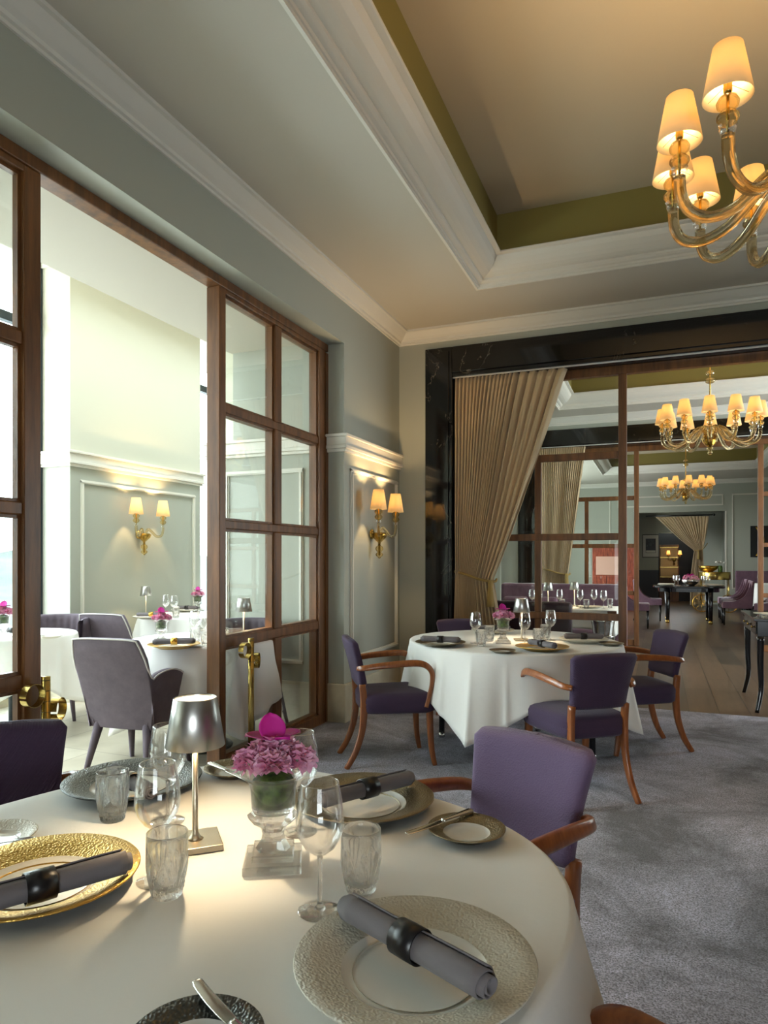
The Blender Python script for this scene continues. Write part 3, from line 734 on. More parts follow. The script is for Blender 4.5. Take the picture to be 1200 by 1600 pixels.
def ring_band(m='horn', r=.0206, w=.040):
    mb = MB(); pr = [(r, -w / 2), (r + .002, -w / 2), (r + .0024, 0), (r + .002, w / 2), (r, w / 2), (r - .001, 0), (r, -w / 2)]
    mb.lathe(pr, 40, mtx=Matrix.Translation((0, 0, .0195)) @ Matrix.Rotation(math.pi / 2, 4, 'Y'))
    return obj('napkin_ring', mb, m)
def wine_glass():
    t = root('wine_glass')
    lathe_part('bowl', [(.0045, .088), (.012, .0925), (.024, .102), (.0345, .119), (.0388, .136), (.0385, .155), (.0355, .178), (.0308, .2045), (.0302, .2065), (.0296, .2045), (.0342, .178), (.0372, .155), (.0376, .136), (.0333, .120), (.023, .104), (.011, .0955), (.0001, .094)], 'stem_glass', t, 40)
    lathe_part('stem', [(.0001, .0028), (.010, .004), (.0055, .009), (.0038, .018), (.0034, .05), (.0037, .078), (.0046, .0882), (.0001, .0885)], 'crystal', t, 20)
    lathe_part('foot', [(.0001, 0), (.0355, 0), (.0362, .0008), (.0355, .0016), (.02, .0024), (.010, .0038), (.0001, .004)], 'stem_glass', t, 40)
    return t
def tumbler():
    def mod(r, z, a):
        if r < .02 or z < .004: return r
        la = ((a / (2 * math.pi) * 4) % 1 - .5) * 2        # four fan motifs round the glass
        zf = (z - .004) / .1
        fan = abs(math.sin(5.5 * math.atan2(la * 1.25, zf + .10)))
        d = .0036 * (1 - fan) ** .8 * max(0, min(1, (.86 - zf - abs(la) * .22) * 6))
        dia = abs(math.sin((la * 3 + zf * 9) * 1.9)) * abs(math.sin((la * 3 - zf * 9) * 1.9))
        if zf < .36 and abs(la) > .45: d = .0032 * (1 - dia)
        return r - d
    out = [(.0001, .0), (.0225, .0), (.0245, .002)] + [(.0245 + .0100 * min(1, ((z / 40) * 2.1)) ** .7 - .002 * max(0, (z / 40 - .6)), .002 + .104 * z / 40) for z in range(1, 41)]
    OUT = set(out); zt = out[-1][1]; rt_ = out[-1][0]
    inner = [(rt_ - .0006, zt + .0008), (rt_ - .0016, zt)] + [(rt_ - .0018 - .0012 * k / 8, zt - (zt - .03) * k / 8) for k in range(1, 9)] + [(.0265, .02), (.020, .0145), (.0001, .0135)]
    me = obj('cut_glass_tumbler', MB().lathe(out + inner, 240, mod=lambda r, z, a: mod(r, z, a) if r > .0243 and (r, z) in OUT else r), 'cut_crystal')
    return me
def urn():
    """square-footed crystal urn vase"""
    t = root('crystal_vase')
    b_ = MB().box(-.05, -.05, 0, .05, .05, .016)
    obj('plinth', b_, 'crystal', t, bevel=.0025)
    obj('plinth_step', MB().box(-.036, -.036, .016, .036, .036, .029), 'crystal', t, bevel=.002)
    lathe_part('stem', [(.0001, .0291), (.031, .0291), (.028, .034), (.021, .045), (.019, .054), (.021, .062), (.026, .070), (.033, .075), (.044, .082), (.046, .088), (.040, .093), (.0355, .0955), (.0001, .0955)], 'crystal', t, 8, smooth=False)
    lathe_part('cup', [(.0355, .096), (.038, .102), (.040, .135), (.044, .150), (.058, .160), (.0585, .1625), (.056, .1635), (.042, .155), (.0365, .138), (.034, .104), (.0001, .100), (.0001, .0958), (.0355, .0958)], 'crystal', t, 40)
    return t
def bouquet(n=6, seed=1, big=1.0):
    t = root('flower_arrangement'); rnd = random.Random(seed)
    obj('foliage', MB().lathe([(.0001, .104), (.031, .106), (.0335, .12), (.034, .14), (.035, .152), (.025, .162), (.0001, .168)], 28, mod=lambda r, z, a: r * (1 + .05 * math.sin(9 * a + 60 * z))), 'leaf', t)
    spots = [(.0, -.036, .184), (.042, -.004, .182), (-.042, -.004, .180), (.02, .040, .184), (-.024, .038, .182), (.0, .0, .198)][:n]
    for cx_, cy_, cz_ in spots:
        mb = MB()
        for k in range(46):
            # ruffled petals round a carnation head
            th = math.acos(1 - 1.25 * (k + .5) / 46) ; ph = k * 2.39996 + rnd.random() * .3; Rr = .032 * (.75 + .3 * rnd.random())
            d_ = Vector((math.sin(th) * math.cos(ph), math.sin(th) * math.sin(ph), math.cos(th)))
            side = d_.cross(Vector((0, 0, 1)) if d_.z < .95 else Vector((1, 0, 0))).normalized(); up = side.cross(d_)
            if rnd.random() < .5: side, up = up, side
            w_ = .014 + .006 * rnd.random(); fz = rnd.random() * 6
            def pet(u, v, d_=d_, side=side, up=up, w_=w_, Rr=Rr, fz=fz):
                x = (u - .5) * 2; f_ = v
                p = d_ * (Rr * (.35 + .65 * f_ + .08 * math.sin(9 * u + fz) * f_)) + side * (x * w_ * (.3 + .8 * f_)) + up * (.004 * math.sin(x * 7 + fz) * f_ + .005 * x * x)
                return (cx_ + p.x, cy_ + p.y, cz_ + p.z * .85)
            mb.grid(pet, 6, 3)
        obj('carnation', mb, 'petal_pink', t)
    for k, (a, el_, sz, mt_) in enumerate(((1.9, 1.15, .034, 'petal_magenta'), (.3, .35, .034, 'petal_plum'), (3.0, .3, .034, 'petal_plum'), (4.6, .5, .022, 'petal_plum'), (5.6, .4, .026, 'petal_magenta'))):
        d_ = Vector((math.cos(a) * math.cos(el_), math.sin(a) * math.cos(el_), math.sin(el_))); side = Vector((-math.sin(a), math.cos(a), 0)); nn = d_.cross(side)
        def pet(u, v):
            x = (u - .5) * 2; w_ = sz * .72 * math.sin(math.pi * min(1, .12 + v * .88)) ** .6 if v < 1 else 0
            p = Vector((0, 0, .218)) + d_ * (sz * 1.5 * v) + side * (x * w_) + nn * (.006 * x * x - .008 * v * v)
            return p
        obj('orchid_petal', MB().grid(pet, 10, 10), mt_, t, solid=.0008)
    if big != 1.0: t.scale = (big,) * 3
    return t
def table_lamp(lit=True, power=5.0):
    t = root('cordless_table_lamp')
    obj('base', MB().box(-.048, -.048, 0, .048, .048, .0125), 'brushed_leaf', t, bevel=.0015)
    lathe_part('stem', [(.0001, .0125), (.016, .0125), (.010, .017), (.0062, .026), (.0055, .05), (.0055, .215), (.0001, .215)], 'brushed_leaf', t, 20)
    sh = lathe_part('shade', [(.057, .196), (.0575, .1965), (.0418, .289), (.0405, .2905), (.0395, .2885), (.0562, .1965), (.057, .196)], 'brushed_silver', t, 48)
    lathe_part('diffuser', [(.0395, .2865), (.02, .287), (.0001, .287)], 'diffuser_glow', sh, 32)
    lathe_part('lamp_disc', [(.0001, .262), (.035, .262), (.0435, .266), (.0001, .268)], 'brushed_silver', sh, 24)
    lathe_part('led', [(.0001, .2585), (.022, .2585), (.024, .2615), (.0001, .2617)], 'diffuser_glow', sh, 24)
    if lit: lamp_light('lamp_light', 'POINT', (0, 0, .235), power, (1, .76, .46), t, .012)
    return t
def knife():
    """table knife along +x, handle at the negative end"""
    t = root('butter_knife')
    h_ = spline([(-.085, 0, .004), (-.06, 0, .004), (-.02, 0, .004), (.005, 0, .004)], 4); n = len(h_)
    obj('handle', MB().tube(h_, 0, rect=[(.010 + .007 * (1 - i / n) + (-.006 if i == 0 else 0), .007) for i in range(n)], ref=(0, 0, 1)), 'steel', t)
    bl = spline([(.004, 0, .004), (.02, .001, .004), (.06, .001, .004), (.095, -.001, .004), (.107, -.003, .004)], 4); n = len(bl)
    obj('blade', MB().tube(bl, 0, rect=[(.011 + .006 * math.sin(math.pi * (i / n) ** .7) - (.008 if i == n - 1 else 0), .0014) for i in range(n)], ref=(0, 0, 1)), 'steel', t)
    return t
for k_ in ('rim_stone', 'rim_gold', 'rim_black', 'rim_bronze'): pass
def put_plate(rim, x, y, z, label, s=1.0, group=None):
    o = place('charger_' + rim, lambda: charger(rim), (x, y, z), 0, label, 'plate', group); o.scale = (s,) * 3; return o
def put_bread(rim, x, y, z, label, group=None): return place('bread_' + rim, lambda: bread_plate(rim), (x, y, z), 0, label, 'plate', group)
def put_napkin(x, y, z, ang, lab_n, lab_r, rm='horn', s=1.0, group=None):
    a = place('napkin', napkin_roll, (x, y, z), ang, lab_n, 'napkin', group, scale=s)
    b = place('nring_' + rm, lambda: ring_band(rm), (x, y, z), ang, lab_r, 'napkin ring', (group + ' rings') if group else None, scale=s)
    return a, b
def put_wine(x, y, z, label, group=None, rz=0): return place('wine', wine_glass, (x, y, z), rz, label, 'wine glass', group)
def put_tumbler(x, y, z, label, group=None, rz=0): return place('tumbler', tumbler, (x, y, z), rz, label, 'tumbler', group)
def put_vase(x, y, z, rz, lab_v, lab_f, s=1.0):
    place('urn', urn, (x, y, z), rz, lab_v, 'vase', scale=s); place('bouquet', bouquet, (x, y, z), rz, lab_f, 'flowers', scale=s)
def put_lamp(x, y, z, rz, label): return place('lamp', table_lamp, (x, y, z), rz, label, 'lamp')
def put_knife(x, y, z, rz, label, tilt=0):
    o = place('knife', knife, (x, y, z), rz, label, 'knife'); o.rotation_euler = (0, tilt, rz); return o

# ------------------------------------------------------------------ NEAR TABLE
TX, TY, ZT_ = -.775, .945, .756
def rnear(a):
    th = math.degrees(a)
    return .668 * (1 + .035 * math.cos(R(4 * (th - 122)))) + .016 * math.cos(R(th - 115))
t = thing('dining_table', 'round dining table under the nearest white cloth', 'table', (TX, TY, 0))
obj('tabletop', MB().lathe([(.0001, .715), (.63, .715), (.64, .72), (.64, .742), (.63, .748), (.0001, .748)], 64), 'walnut', t)
table_legs(t, .45, (45, 135, 225, 315), .72)
o = obj('tablecloth', cloth(rnear, ZT_, .30, .62, R(-32), 5, flare=.085, folds=9, amp=.026), 'linen', solid=.0015)
tag(o, 'white linen cloth draped over the nearest round table', 'tablecloth', (TX, TY, 0))
ZS = ZT_ + .001
c = G(648, 1494, .782); put_plate('rim_stone', c.x, c.y, ZS, 'large pale grey stone-textured plate nearest the camera', 1.0)
a0 = G(548, 1428, .79); a1 = G(752, 1545, .79); d_ = a1 - a0; m_ = (a0 + a1) / 2
put_napkin(m_.x, m_.y, ZS + .021, math.atan2(d_.y, d_.x), 'rolled grey napkin across the pale stone-textured plate', 'black ring round the napkin on the pale stone plate', s=1.06)
put_plate('rim_gold', -.985, .865, ZS, 'large gold-rimmed plate at the left table edge')
a0 = G(-48, 1418, .80); a1 = G(186, 1352, .80); d_ = a1 - a0; m_ = G(62, 1385, .80)
put_napkin(m_.x, m_.y, ZS + .023, math.atan2(d_.y, d_.x), 'rolled grey-brown napkin across the gold plate', 'black ring round the napkin on the gold plate', s=1.1)
c = (G(97, 1228, .782) + G(312, 1203, .782)) / 2; put_plate('rim_black', c.x, c.y, ZS, 'large dark hammered silver plate behind the glasses')
a0 = G(172, 1196, .80); a1 = G(240, 1236, .80); d_ = a1 - a0; m_ = (a0 + a1) / 2
put_napkin(m_.x, m_.y, ZS + .018, math.atan2(d_.y, d_.x), 'rolled grey napkin on the dark hammered plate', 'silver ring round the napkin on the dark plate', 'steel', s=.92)
c = G(566, 1243, .782); put_plate('rim_bronze', c.x, c.y, ZS, 'large bronze-rimmed plate before the empty purple chair')
a0 = G(497, 1250, .80); a1 = G(645, 1212, .80); d_ = a1 - a0; m_ = (a0 + a1) / 2
put_napkin(m_.x, m_.y, ZS + .022, math.atan2(d_.y, d_.x), 'rolled grey napkin across the bronze-rimmed plate', 'black ring round the napkin on the bronze-rimmed plate')
c = G(729, 1294, .772); put_bread('rim_bronze', c.x, c.y, ZS, 'small bronze bread plate at the right table edge')
a0 = G(640, 1297, .785); a1 = G(734, 1263, .785); d_ = a0 - a1; m_ = a1 + d_ * .44; put_knife(m_.x, m_.y, ZS + .0185, math.atan2(d_.y, d_.x), 'silver knife resting on the right-hand bread plate')
c = G(304, 1626, .772); put_bread('rim_black', c.x, c.y, ZS, 'small dark bread plate at the bottom of the view')
a0 = G(316, 1538, .785); a1 = G(374, 1600, .785); d_ = a0 - a1; m_ = a0 - d_.normalized() * .085; put_knife(m_.x, m_.y, ZS + .0185, math.atan2(-d_.y, -d_.x) + math.pi, 'silver knife on the small dark bread plate in the foreground')
c = G(366, 1200, .772); put_bread('rim_bronze', c.x, c.y, ZS, 'small bread plate at the far edge behind the lamp')
a0 = G(330, 1190, .785); a1 = G(386, 1214, .785); d_ = a1 - a0; m_ = a0 + d_ * .44; put_knife(m_.x, m_.y, ZS + .0185, math.atan2(d_.y, d_.x), 'silver knife on the bread plate behind the lamp')
c = G(-10, 1306, .772); put_bread('rim_stone', c.x, c.y, ZS, 'small pale bread plate cut off by the left edge')
a0 = G(-30, 1315, .785); a1 = G(56, 1304, .785); d_ = a1 - a0; m_ = a1 - d_.normalized() * .107; put_knife(m_.x, m_.y, ZS + .0185, math.atan2(d_.y, d_.x), 'silver knife on the pale bread plate at left edge')
for (px, py), lb in (((500, 1423), 'large wine glass standing beside the pale stone plate'), ((246, 1376), 'wine glass behind the nearer left tumbler'), ((262, 1283), 'wine glass standing before the dark hammered plate'), ((468, 1300), 'wine glass standing behind the crystal vase')):
    c = G(px, py, ZS); put_wine(c.x, c.y, ZS, lb)
for (px, py), lb, rz in (((261, 1399), 'cut-glass tumbler in front of the table lamp', .3), ((564, 1392), 'cut-glass tumbler to the right of the large wine glass', .1), ((176, 1281), 'cut-glass tumbler beside the dark hammered plate', .6)):
    c = G(px, py, ZS); put_tumbler(c.x, c.y, ZS, lb, rz=rz)
c = G(427, 1341, ZS + .01); put_vase(c.x, c.y, ZS, R(28), 'square-footed crystal urn vase on the nearest table', 'pink carnations and magenta orchid on the nearest table', 1.04)
c = G(305, 1320, ZS); put_lamp(c.x, c.y, ZS, R(43), 'silver cordless lamp glowing on the nearest table')
# chairs of the near table
o = place_chair('arm_weave', -.455, 1.70, 245, 'lilac woven armchair pulled up to the nearest table', None, lambda: arm_chair('purple_weave'))
G1 = 'armchairs drawn up to the dining tables'
place_chair('arm', -1.635, 1.305, -37, 'dark purple armchair at the left edge of the view', G1)
place_chair('arm', -.05, .75, 150, 'armchair at the bottom right showing only its wooden arm', G1)

# ------------------------------------------------------------------ FAR DINING TABLE
FX, FY = -.94, 4.72
t = thing('dining_table', 'black-legged table among four purple chairs', 'table', (FX, FY, 0))
obj('tabletop', MB().lathe([(.0001, .715), (.68, .715), (.69, .72), (.69, .742), (.68, .748), (.0001, .748)], 64), 'black_lacquer', t)
table_legs(t, .53, (-9, 81, 171, -99), .72)
o = obj('tablecloth', cloth(lambda a: .715 + .012 * math.cos(4 * a + .5), ZT_, .27, .52, R(-98), 11, flare=.05, folds=7, amp=.05), 'linen', solid=.0015)
tag(o, 'white cloth with a pointed corner on the table among purple chairs', 'tablecloth', (FX, FY, 0))
place_chair('arm', -1.62, 4.18, 33, 'dark purple armchair beside the sage panelled wall', G1)
place_chair('arm', -.445, 4.04, 128, 'dark purple armchair turned with its back to the camera', G1)
place_chair('arm', -.17, 5.06, 210, 'dark purple armchair next to the oak floor', G1)
place_chair('arm', -1.39, 5.30, -55, 'dark purple armchair in front of the tied curtain', G1)
FP = [((688, 1003), 'rim_bronze', 'plate with a napkin at the left of the table by the curtain', 0.1), ((847, 1010), 'rim_gold', 'plate nearest the camera on the table by the curtain', -.75), ((770, 984), 'rim_stone', 'plate at the back of the table by the curtain', .2), ((912, 998), 'rim_stone', 'plate at the right of the table by the curtain', .3)]
for (px, py), rm, lb, an in FP:
    c = G(px, py, .78); put_plate(rm, c.x, c.y, ZS, 'charger ' + lb)
    put_napkin(c.x, c.y, ZS + .021, an, 'rolled napkin on the charger ' + lb.replace('plate', '').strip().replace('with a napkin ', ''), 'ring round the napkin ' + lb.replace('plate with a napkin ', '').replace('plate ', ''), 'horn')
c = G(785, 1016, .772); put_bread('rim_bronze', c.x, c.y, ZS, 'small bronze bread plate at the front of the table by the curtain')
c = G(955, 1005, .772); put_bread('rim_bronze', c.x, c.y, ZS, 'small bread plate at the right end of the table by the curtain')
for (px, py), lb in (((743, 1005), 'left wine glass on the table by the curtain'), ((820, 1006), 'middle wine glass before the lamp on the table by the curtain'), ((860, 1000), 'right wine glass on the table by the curtain')):
    c = G(px, py, ZS); put_wine(c.x, c.y, ZS, lb)
for (px, py), lb in (((752, 1010), 'tumbler left of the flowers, front one of two'), ((765, 1002), 'tumbler left of the flowers, rear one of two'), ((841, 1008), 'tumbler by the lamp, front one of two'), ((852, 1000), 'tumbler by the lamp, rear one of two')):
    c = G(px, py, ZS); put_tumbler(c.x, c.y, ZS, 'cut-glass ' + lb)
c = G(786, 1005, ZS); put_vase(c.x, c.y, ZS, R(15), 'crystal urn vase on the table by the curtain', 'small pink bouquet on the table by the curtain')
c = G(815, 1001, ZS); put_lamp(c.x, c.y, ZS, R(20), 'silver cordless lamp on the table by the curtain')

# ------------------------------------------------------------------ CURTAINS
def curtain(name, label, x0, x1, y, ztop, ztie, xa, xb, zbot, pleats, maxamp=.035, split=None, xbot=None, flip=False):
    """gathered curtain hung from x0..x1, tied at ztie between xa..xb, then falling to zbot"""
    t = root(name)
    def fn(u, v):
        z = ztop + (zbot - ztop) * v
        if z > ztie:
            f_ = (ztop - z) / (ztop - ztie)
            gL = f_ ** 1.4; gR = (f_ ** .92) * .86 + .14 * f_ ** 3
            if flip: gL, gR = gR, gL
            L = x0 + (xa - x0) * gL; Rr = x1 + (xb - x1) * gR; tight = f_ ** 1.6
        else:
            f_ = (ztie - z) / max(.01, (ztie - zbot)); b0, b1 = xbot or (xa, xb)
            L = xa + (b0 - xa) * min(1, f_ * 2) ; Rr = xb + (b1 - xb) * min(1, f_ * 2); tight = 1 - .6 * min(1, f_ * 1.5)
        uu = u if split is None else (u * split[0] / split[1] if u < split[1] else split[0] + (u - split[1]) * (1 - split[0]) / (1 - split[1]))
        ph = 2 * math.pi * pleats * u
        amp = maxamp * (1 - .25 * tight) * (.55 + .45 * min(1, (ztop - z) / .25)) * (1 + .35 * math.sin(3.1 * u * 6 + 1))
        fold = 1 - 2 * abs(math.sin(ph / 2 + .5 * math.sin(z * 1.7 + 5 * u) * min(1, (ztop - z)))) ** .65
        sag = (.02 * math.sin(2 * ph + 3 * z)) * .3
        x = L + (Rr - L) * uu
        return (x, y + amp * fold + sag - .03 * tight, z)
    obj('curtain_cloth', MB().grid(fn, pleats * 16, 56), 'curtain_fabric', t, solid=.003)
    # header band
    tb = spline([(xa - .02, y - .02, ztie + .07), (xa + (xb - xa) * .3, y - .085, ztie + .045), (xa + (xb - xa) * .7, y - .10, ztie + .0), (xb + .015, y - .05, ztie - .02), (xb + .02, y + .03, ztie)], 6)
    if flip: tb = spline([(xb + .12, y + .04, ztie + .20), (xb + .02, y - .03, ztie + .06), (xb - (xb - xa) * .5, y - .09, ztie), (xa, y - .03, ztie), (xa - .01, y + .03, ztie)], 6)
    rope = obj('tieback', MB().tube(tb, .011, 8, lobes=2), 'rope', t)
    kx = xb - .01 if not flip else (xa + xb) / 2
    ts = MB().lathe([(.0001, .02), (.018, .015), (.026, -.02), (.02, -.05), (.024, -.06), (.034, -.20), (.036, -.23), (.0001, -.225)], 22, c=(kx, y - .095, ztie - .02), mod=lambda r, z, a: r * (1 + .12 * math.sin(11 * a) * (z < -.05)))
    obj('tassel', ts, 'rope', rope)
    t['label'] = label; t['category'] = 'curtain'
    return t
curtain('curtain', 'beige pleated curtain tied back in the black marble doorway', -1.79, -.76, 6.24, 3.015, 1.13, -1.77, -1.42, .02, 21, .046, split=(.55, .74), xbot=(-1.79, -1.33), )
curtain('curtain', 'narrow beige curtain seen through the glazed partition', -1.72, -1.03, 10.66, 3.01, 1.10, -1.68, -1.28, .02, 22, .03)
curtain('curtain', 'beige curtain swept to the right in the far alcove', -.10, 1.27, 20.82, 2.50, 1.55, .90, 1.12, .02, 16, .035, xbot=(.80, 1.16), flip=True)
tag(obj('curtain_rail', MB().box(-1.80, 6.20, 3.018, 2.78, 6.225, 3.026), 'track_white'), 'thin white curtain rail under the black marble lintel', 'curtain rail')
tag(obj('curtain_rail', MB().box(-1.80, 10.63, 3.018, 2.78, 10.655, 3.026), 'track_white'), 'thin white curtain rail under the second marble lintel', 'curtain rail')
tag(obj('curtain_rod', MB().tube([(-.35, 20.82, 2.53), (1.38, 20.82, 2.53)], .018, 10).ball((1.40, 20.82, 2.53), .035), 'black_lacquer'), 'dark rod carrying the far alcove curtain', 'curtain rod')

# ------------------------------------------------------------------ CHANDELIERS AND SCONCES
def shade_mesh(rb, rt_, h, z0, cx=0, cy_=0, n=32):
    return MB().lathe([(rb, 0), (rb + .0008, .001), (rt_ + .0006, h), (rt_ - .0006, h), (rb - .001, .001), (rb, 0)], n, c=(cx, cy_, z0))
BAUB = [(.0001, 0), (.010, .0), (.024, .008), (.033, .022), (.033, .030), (.024, .041), (.017, .047), (.023, .053), (.032, .062), (.034, .073), (.027, .087), (.012, .096), (.0001, .097)]
ARM_POWER = 7.5
def light_arm(parent, rads, zcup, R_=.46, power=ARM_POWER, lit=True, n=12, segs=14):
    """one glass arm with cup, bauble, candle socket, bulb and shade"""
    ca, sa = math.cos(rads), math.sin(rads)
    P = lambda r, z: (r * ca, r * sa, z)
    pts = spline([P(r, z) for r, z in ((.035, 2.56), (.06, 2.66), (.11, 2.675), (.18, 2.62), (.27, 2.53), (.36, 2.497), (.425, 2.52), (.455, 2.575), (R_, 2.640))], 5)
    a = obj('arm', MB().tube(pts, .0185, 14, lobes=7), 'arm_glass', parent)
    x, y = R_ * ca, R_ * sa
    obj('cup', MB().lathe([(.0001, -.012), (.018, -.012), (.022, -.006), (.026, .006), (.021, .010), (.028, .018), (.0001, .020)], 20, c=(x, y, 2.652)), 'stem_glass', a)
    obj('glass_bauble', MB().lathe(BAUB, 22, c=(x, y, 2.668)), 'amber_glass', a)
    obj('socket', MB().tube([(x, y, 2.65), (x, y, 2.77)], .0045, 8).lathe([(.0001, 0), (.009, 0), (.013, .006), (.0135, .045), (.0001, .046)], 14, c=(x, y, 2.768)), 'brass', a)
    obj('bulb', MB().ball((x, y, 2.838), .016, 12, (1, 1, 1.5)), 'bulb_glow', a)
    wires = MB()
    for k in range(3):
        q = k * 2.094 + .4; wires.tube([(x, y, 2.80), (x + .066 * math.cos(q), y + .066 * math.sin(q), 2.775)], .0009, 5)
    obj('shade_wire', wires, 'brass', a)
    obj('shade', shade_mesh(.0735, .044, .158, 2.756, x, y), 'shade_fabric', a)
    if lit: lamp_light('bulb_light', 'POINT', (x, y, 2.885), power, WARM, a, .016)
    return a
def chandelier(name_label, loc, phase):
    t = thing('chandelier', name_label, 'chandelier', loc)
    obj('hub', MB().lathe([(.0001, 2.40), (.012, 2.40), (.02, 2.41), (.024, 2.425), (.012, 2.44), (.028, 2.455), (.03, 2.47), (.018, 2.485), (.05, 2.505), (.075, 2.54), (.078, 2.57), (.06, 2.605), (.02, 2.62), (.0001, 2.62)], 28), 'amber_glass', t)
    obj('hub_core', MB().lathe([(.0001, 2.47), (.03, 2.50), (.05, 2.54), (.05, 2.58), (.0001, 2.60)], 20), 'brass', t)
    obj('stem', MB().tube([(0, 0, 2.6), (0, 0, 3.905)], .0085, 10), 'brass', t)
    for z, r_ in ((2.78, .045), (2.88, .05), (3.17, .05), (3.25, .042)):
        obj('stem_bauble', MB().ball((0, 0, z), r_, 20, (1, 1, .62)), 'amber_glass', t)
    obj('ceiling_rose', MB().lathe([(.0001, 3.93), (.06, 3.93), (.055, 3.915), (.03, 3.90), (.0001, 3.895)], 24), 'brass', t)
    for k in range(12): light_arm(t, R(phase + 30 * k), 2.63)
    return t
chandelier('large glass chandelier cropped by the top right edge', (.50, 2.72, 0), 19)
CH1 = None
def copy_chandelier(label, loc, rz):
    src = [o for o in C.objects if o.name.split('.')[0] == 'chandelier' and o.parent is None][0]
    c = copy_tree(src); c.location = loc; c.rotation_euler = (0, 0, rz); c['label'] = label
    return c
copy_chandelier('glass chandelier hanging in the adjoining room, the nearer of the two', (.49, 7.85, 0), R(7))
copy_chandelier('smallest glass chandelier hanging in the far room', (.485, 14.7, 0), R(16))

def sconce():
    """two-armed glass wall light; the wall is at x = 0, light faces +x"""
    t = root('wall_sconce')
    obj('wall_plate', MB().lathe([(.0001, 0), (.045, 0), (.045, .008), (.03, .02), (.0001, .022)], 24, mtx=Matrix.Translation((0, 0, .0)) @ Matrix.Rotation(math.pi / 2, 4, 'Y')), 'brass', t)
    obj('bowl', MB().lathe([(.0001, -.215), (.010, -.21), (.014, -.20), (.03, -.19), (.034, -.175), (.016, -.158), (.028, -.145), (.036, -.13), (.03, -.11), (.013, -.10), (.013, -.075), (.03, -.06), (.062, -.03), (.072, 0), (.055, .012), (.0001, .014)], 24, c=(.075, 0, 0)), 'amber_glass', t)
    obj('bowl_core', MB().lathe([(.0001, -.19), (.008, -.18), (.008, -.06), (.045, -.02), (.05, .006), (.0001, .008)], 16, c=(.075, 0, 0)), 'brass', t)
    for s in (-1, 1):
        y1 = s * .20
        pts = spline([(.075, s * .02, .01), (.085, s * .045, .055), (.10, s * .08, .035), (.125, s * .13, -.015), (.145, s * .18, -.005), (.15, y1, .05), (.15, y1, .085)], 6)
        a = obj('arm', MB().tube(pts, .013, 12, lobes=6), 'arm_glass', t)
        obj('cup', MB().lathe([(.0001, -.01), (.017, -.01), (.024, .004), (.018, .009), (.025, .015), (.0001, .017)], 18, c=(.15, y1, .095)), 'stem_glass', a)
        obj('glass_bauble', MB().lathe(BAUB, 20, c=(.15, y1, .110)), 'amber_glass', a)
        obj('socket', MB().tube([(.15, y1, .09), (.15, y1, .215)], .0045, 8).lathe([(.0001, 0), (.009, 0), (.0135, .006), (.0135, .045), (.0001, .046)], 12, c=(.15, y1, .212)), 'brass', a)
        obj('bulb', MB().ball((.15, y1, .275), .015, 10, (1, 1, 1.5)), 'bulb_glow', a)
        obj('shade', shade_mesh(.071, .044, .165, .20, .15, y1), 'shade_fabric', a)
        lamp_light('bulb_light', 'POINT', (.15, y1, .325), 16.0, WARM, a, .016)
    return t
place('sconce', sconce, (XL, 5.50, 1.535), 0, 'two-shade glass wall light on the pier beside the marble doorway', 'wall light')
place('sconce', sconce, (-5.03, 5.64, 1.57), 0, 'two-shade glass wall light on the sage wall of the winter garden', 'wall light')

# ------------------------------------------------------------------ WINTER GARDEN FURNITURE
def pedestal(name, label, x, y, r):
    t = thing('dining_table', label, 'table', (x, y, 0))
    obj('tabletop', MB().lathe([(.0001, .72), (r - .03, .72), (r - .02, .73), (r - .03, .748), (.0001, .748)], 48), 'walnut', t)
    obj('pedestal', MB().tube([(0, 0, .03), (0, 0, .72)], .035, 16), 'dark_metal', t)
    obj('base_disc', MB().lathe([(.0001, 0), (.205, 0), (.21, .012), (.20, .022), (.175, .026), (.17, .04), (.14, .045), (.13, .058), (.05, .065), (.0001, .066)], 48), 'stone_disc', t)
    return t
GT = [(-2.98, 3.98, .50, 'pedestal table with a black stepped base in the winter garden', 'white cloth on the table behind the tall timber post', 3, .40, .58, R(60)),
      (-4.50, 3.72, .44, 'pedestal table at the far left of the winter garden', 'white cloth with a dropped corner, seen left of the velvet chairs', 4, .35, .50, R(20)),
      (-4.42, 5.66, .47, 'pedestal table against the sconce wall', 'white cloth on the table beneath the wall light', 6, .4, .55, R(40)),
      (-4.42, 6.90, .44, 'pedestal table furthest back in the winter garden', 'white cloth on the furthest winter garden table', 8, .4, .55, R(40))]
for i, (x, y, r_, lb, lc, sd, s1, s2, th) in enumerate(GT):
    pedestal('t', lb, x, y, r_)
    o = obj('tablecloth', cloth(lambda a, r_=r_: r_, ZT_, s1, s2, th, sd, flare=.05, folds=7, amp=.016, n=160), 'linen', solid=.0015)
    tag(o, lc, 'tablecloth', (x, y, 0))
x_, y_ = DP(217, 4.28)
place('tub', tub_chair, (x_, y_, 0), R(7), 'nearest grey velvet tub chair with pale piping, back to the camera', 'chair')
x_, y_ = DP(198, 6.05)
place('tub', tub_chair, (x_, y_, 0), R(5), 'grey velvet tub chair behind the nearest tub chair', 'chair')
place('wing', wing_chair, (-4.72, 4.32, 0), R(205), 'grey velvet chair with pleated back at the left table', 'chair')
place('wing', wing_chair, (-3.02, 4.58, 0), R(178), 'grey velvet chair seen through the right glazed door', 'chair')
place('tub', tub_chair, (-3.92, 7.22, 0), R(150), 'dark velvet chair glimpsed behind the timber post', 'chair')
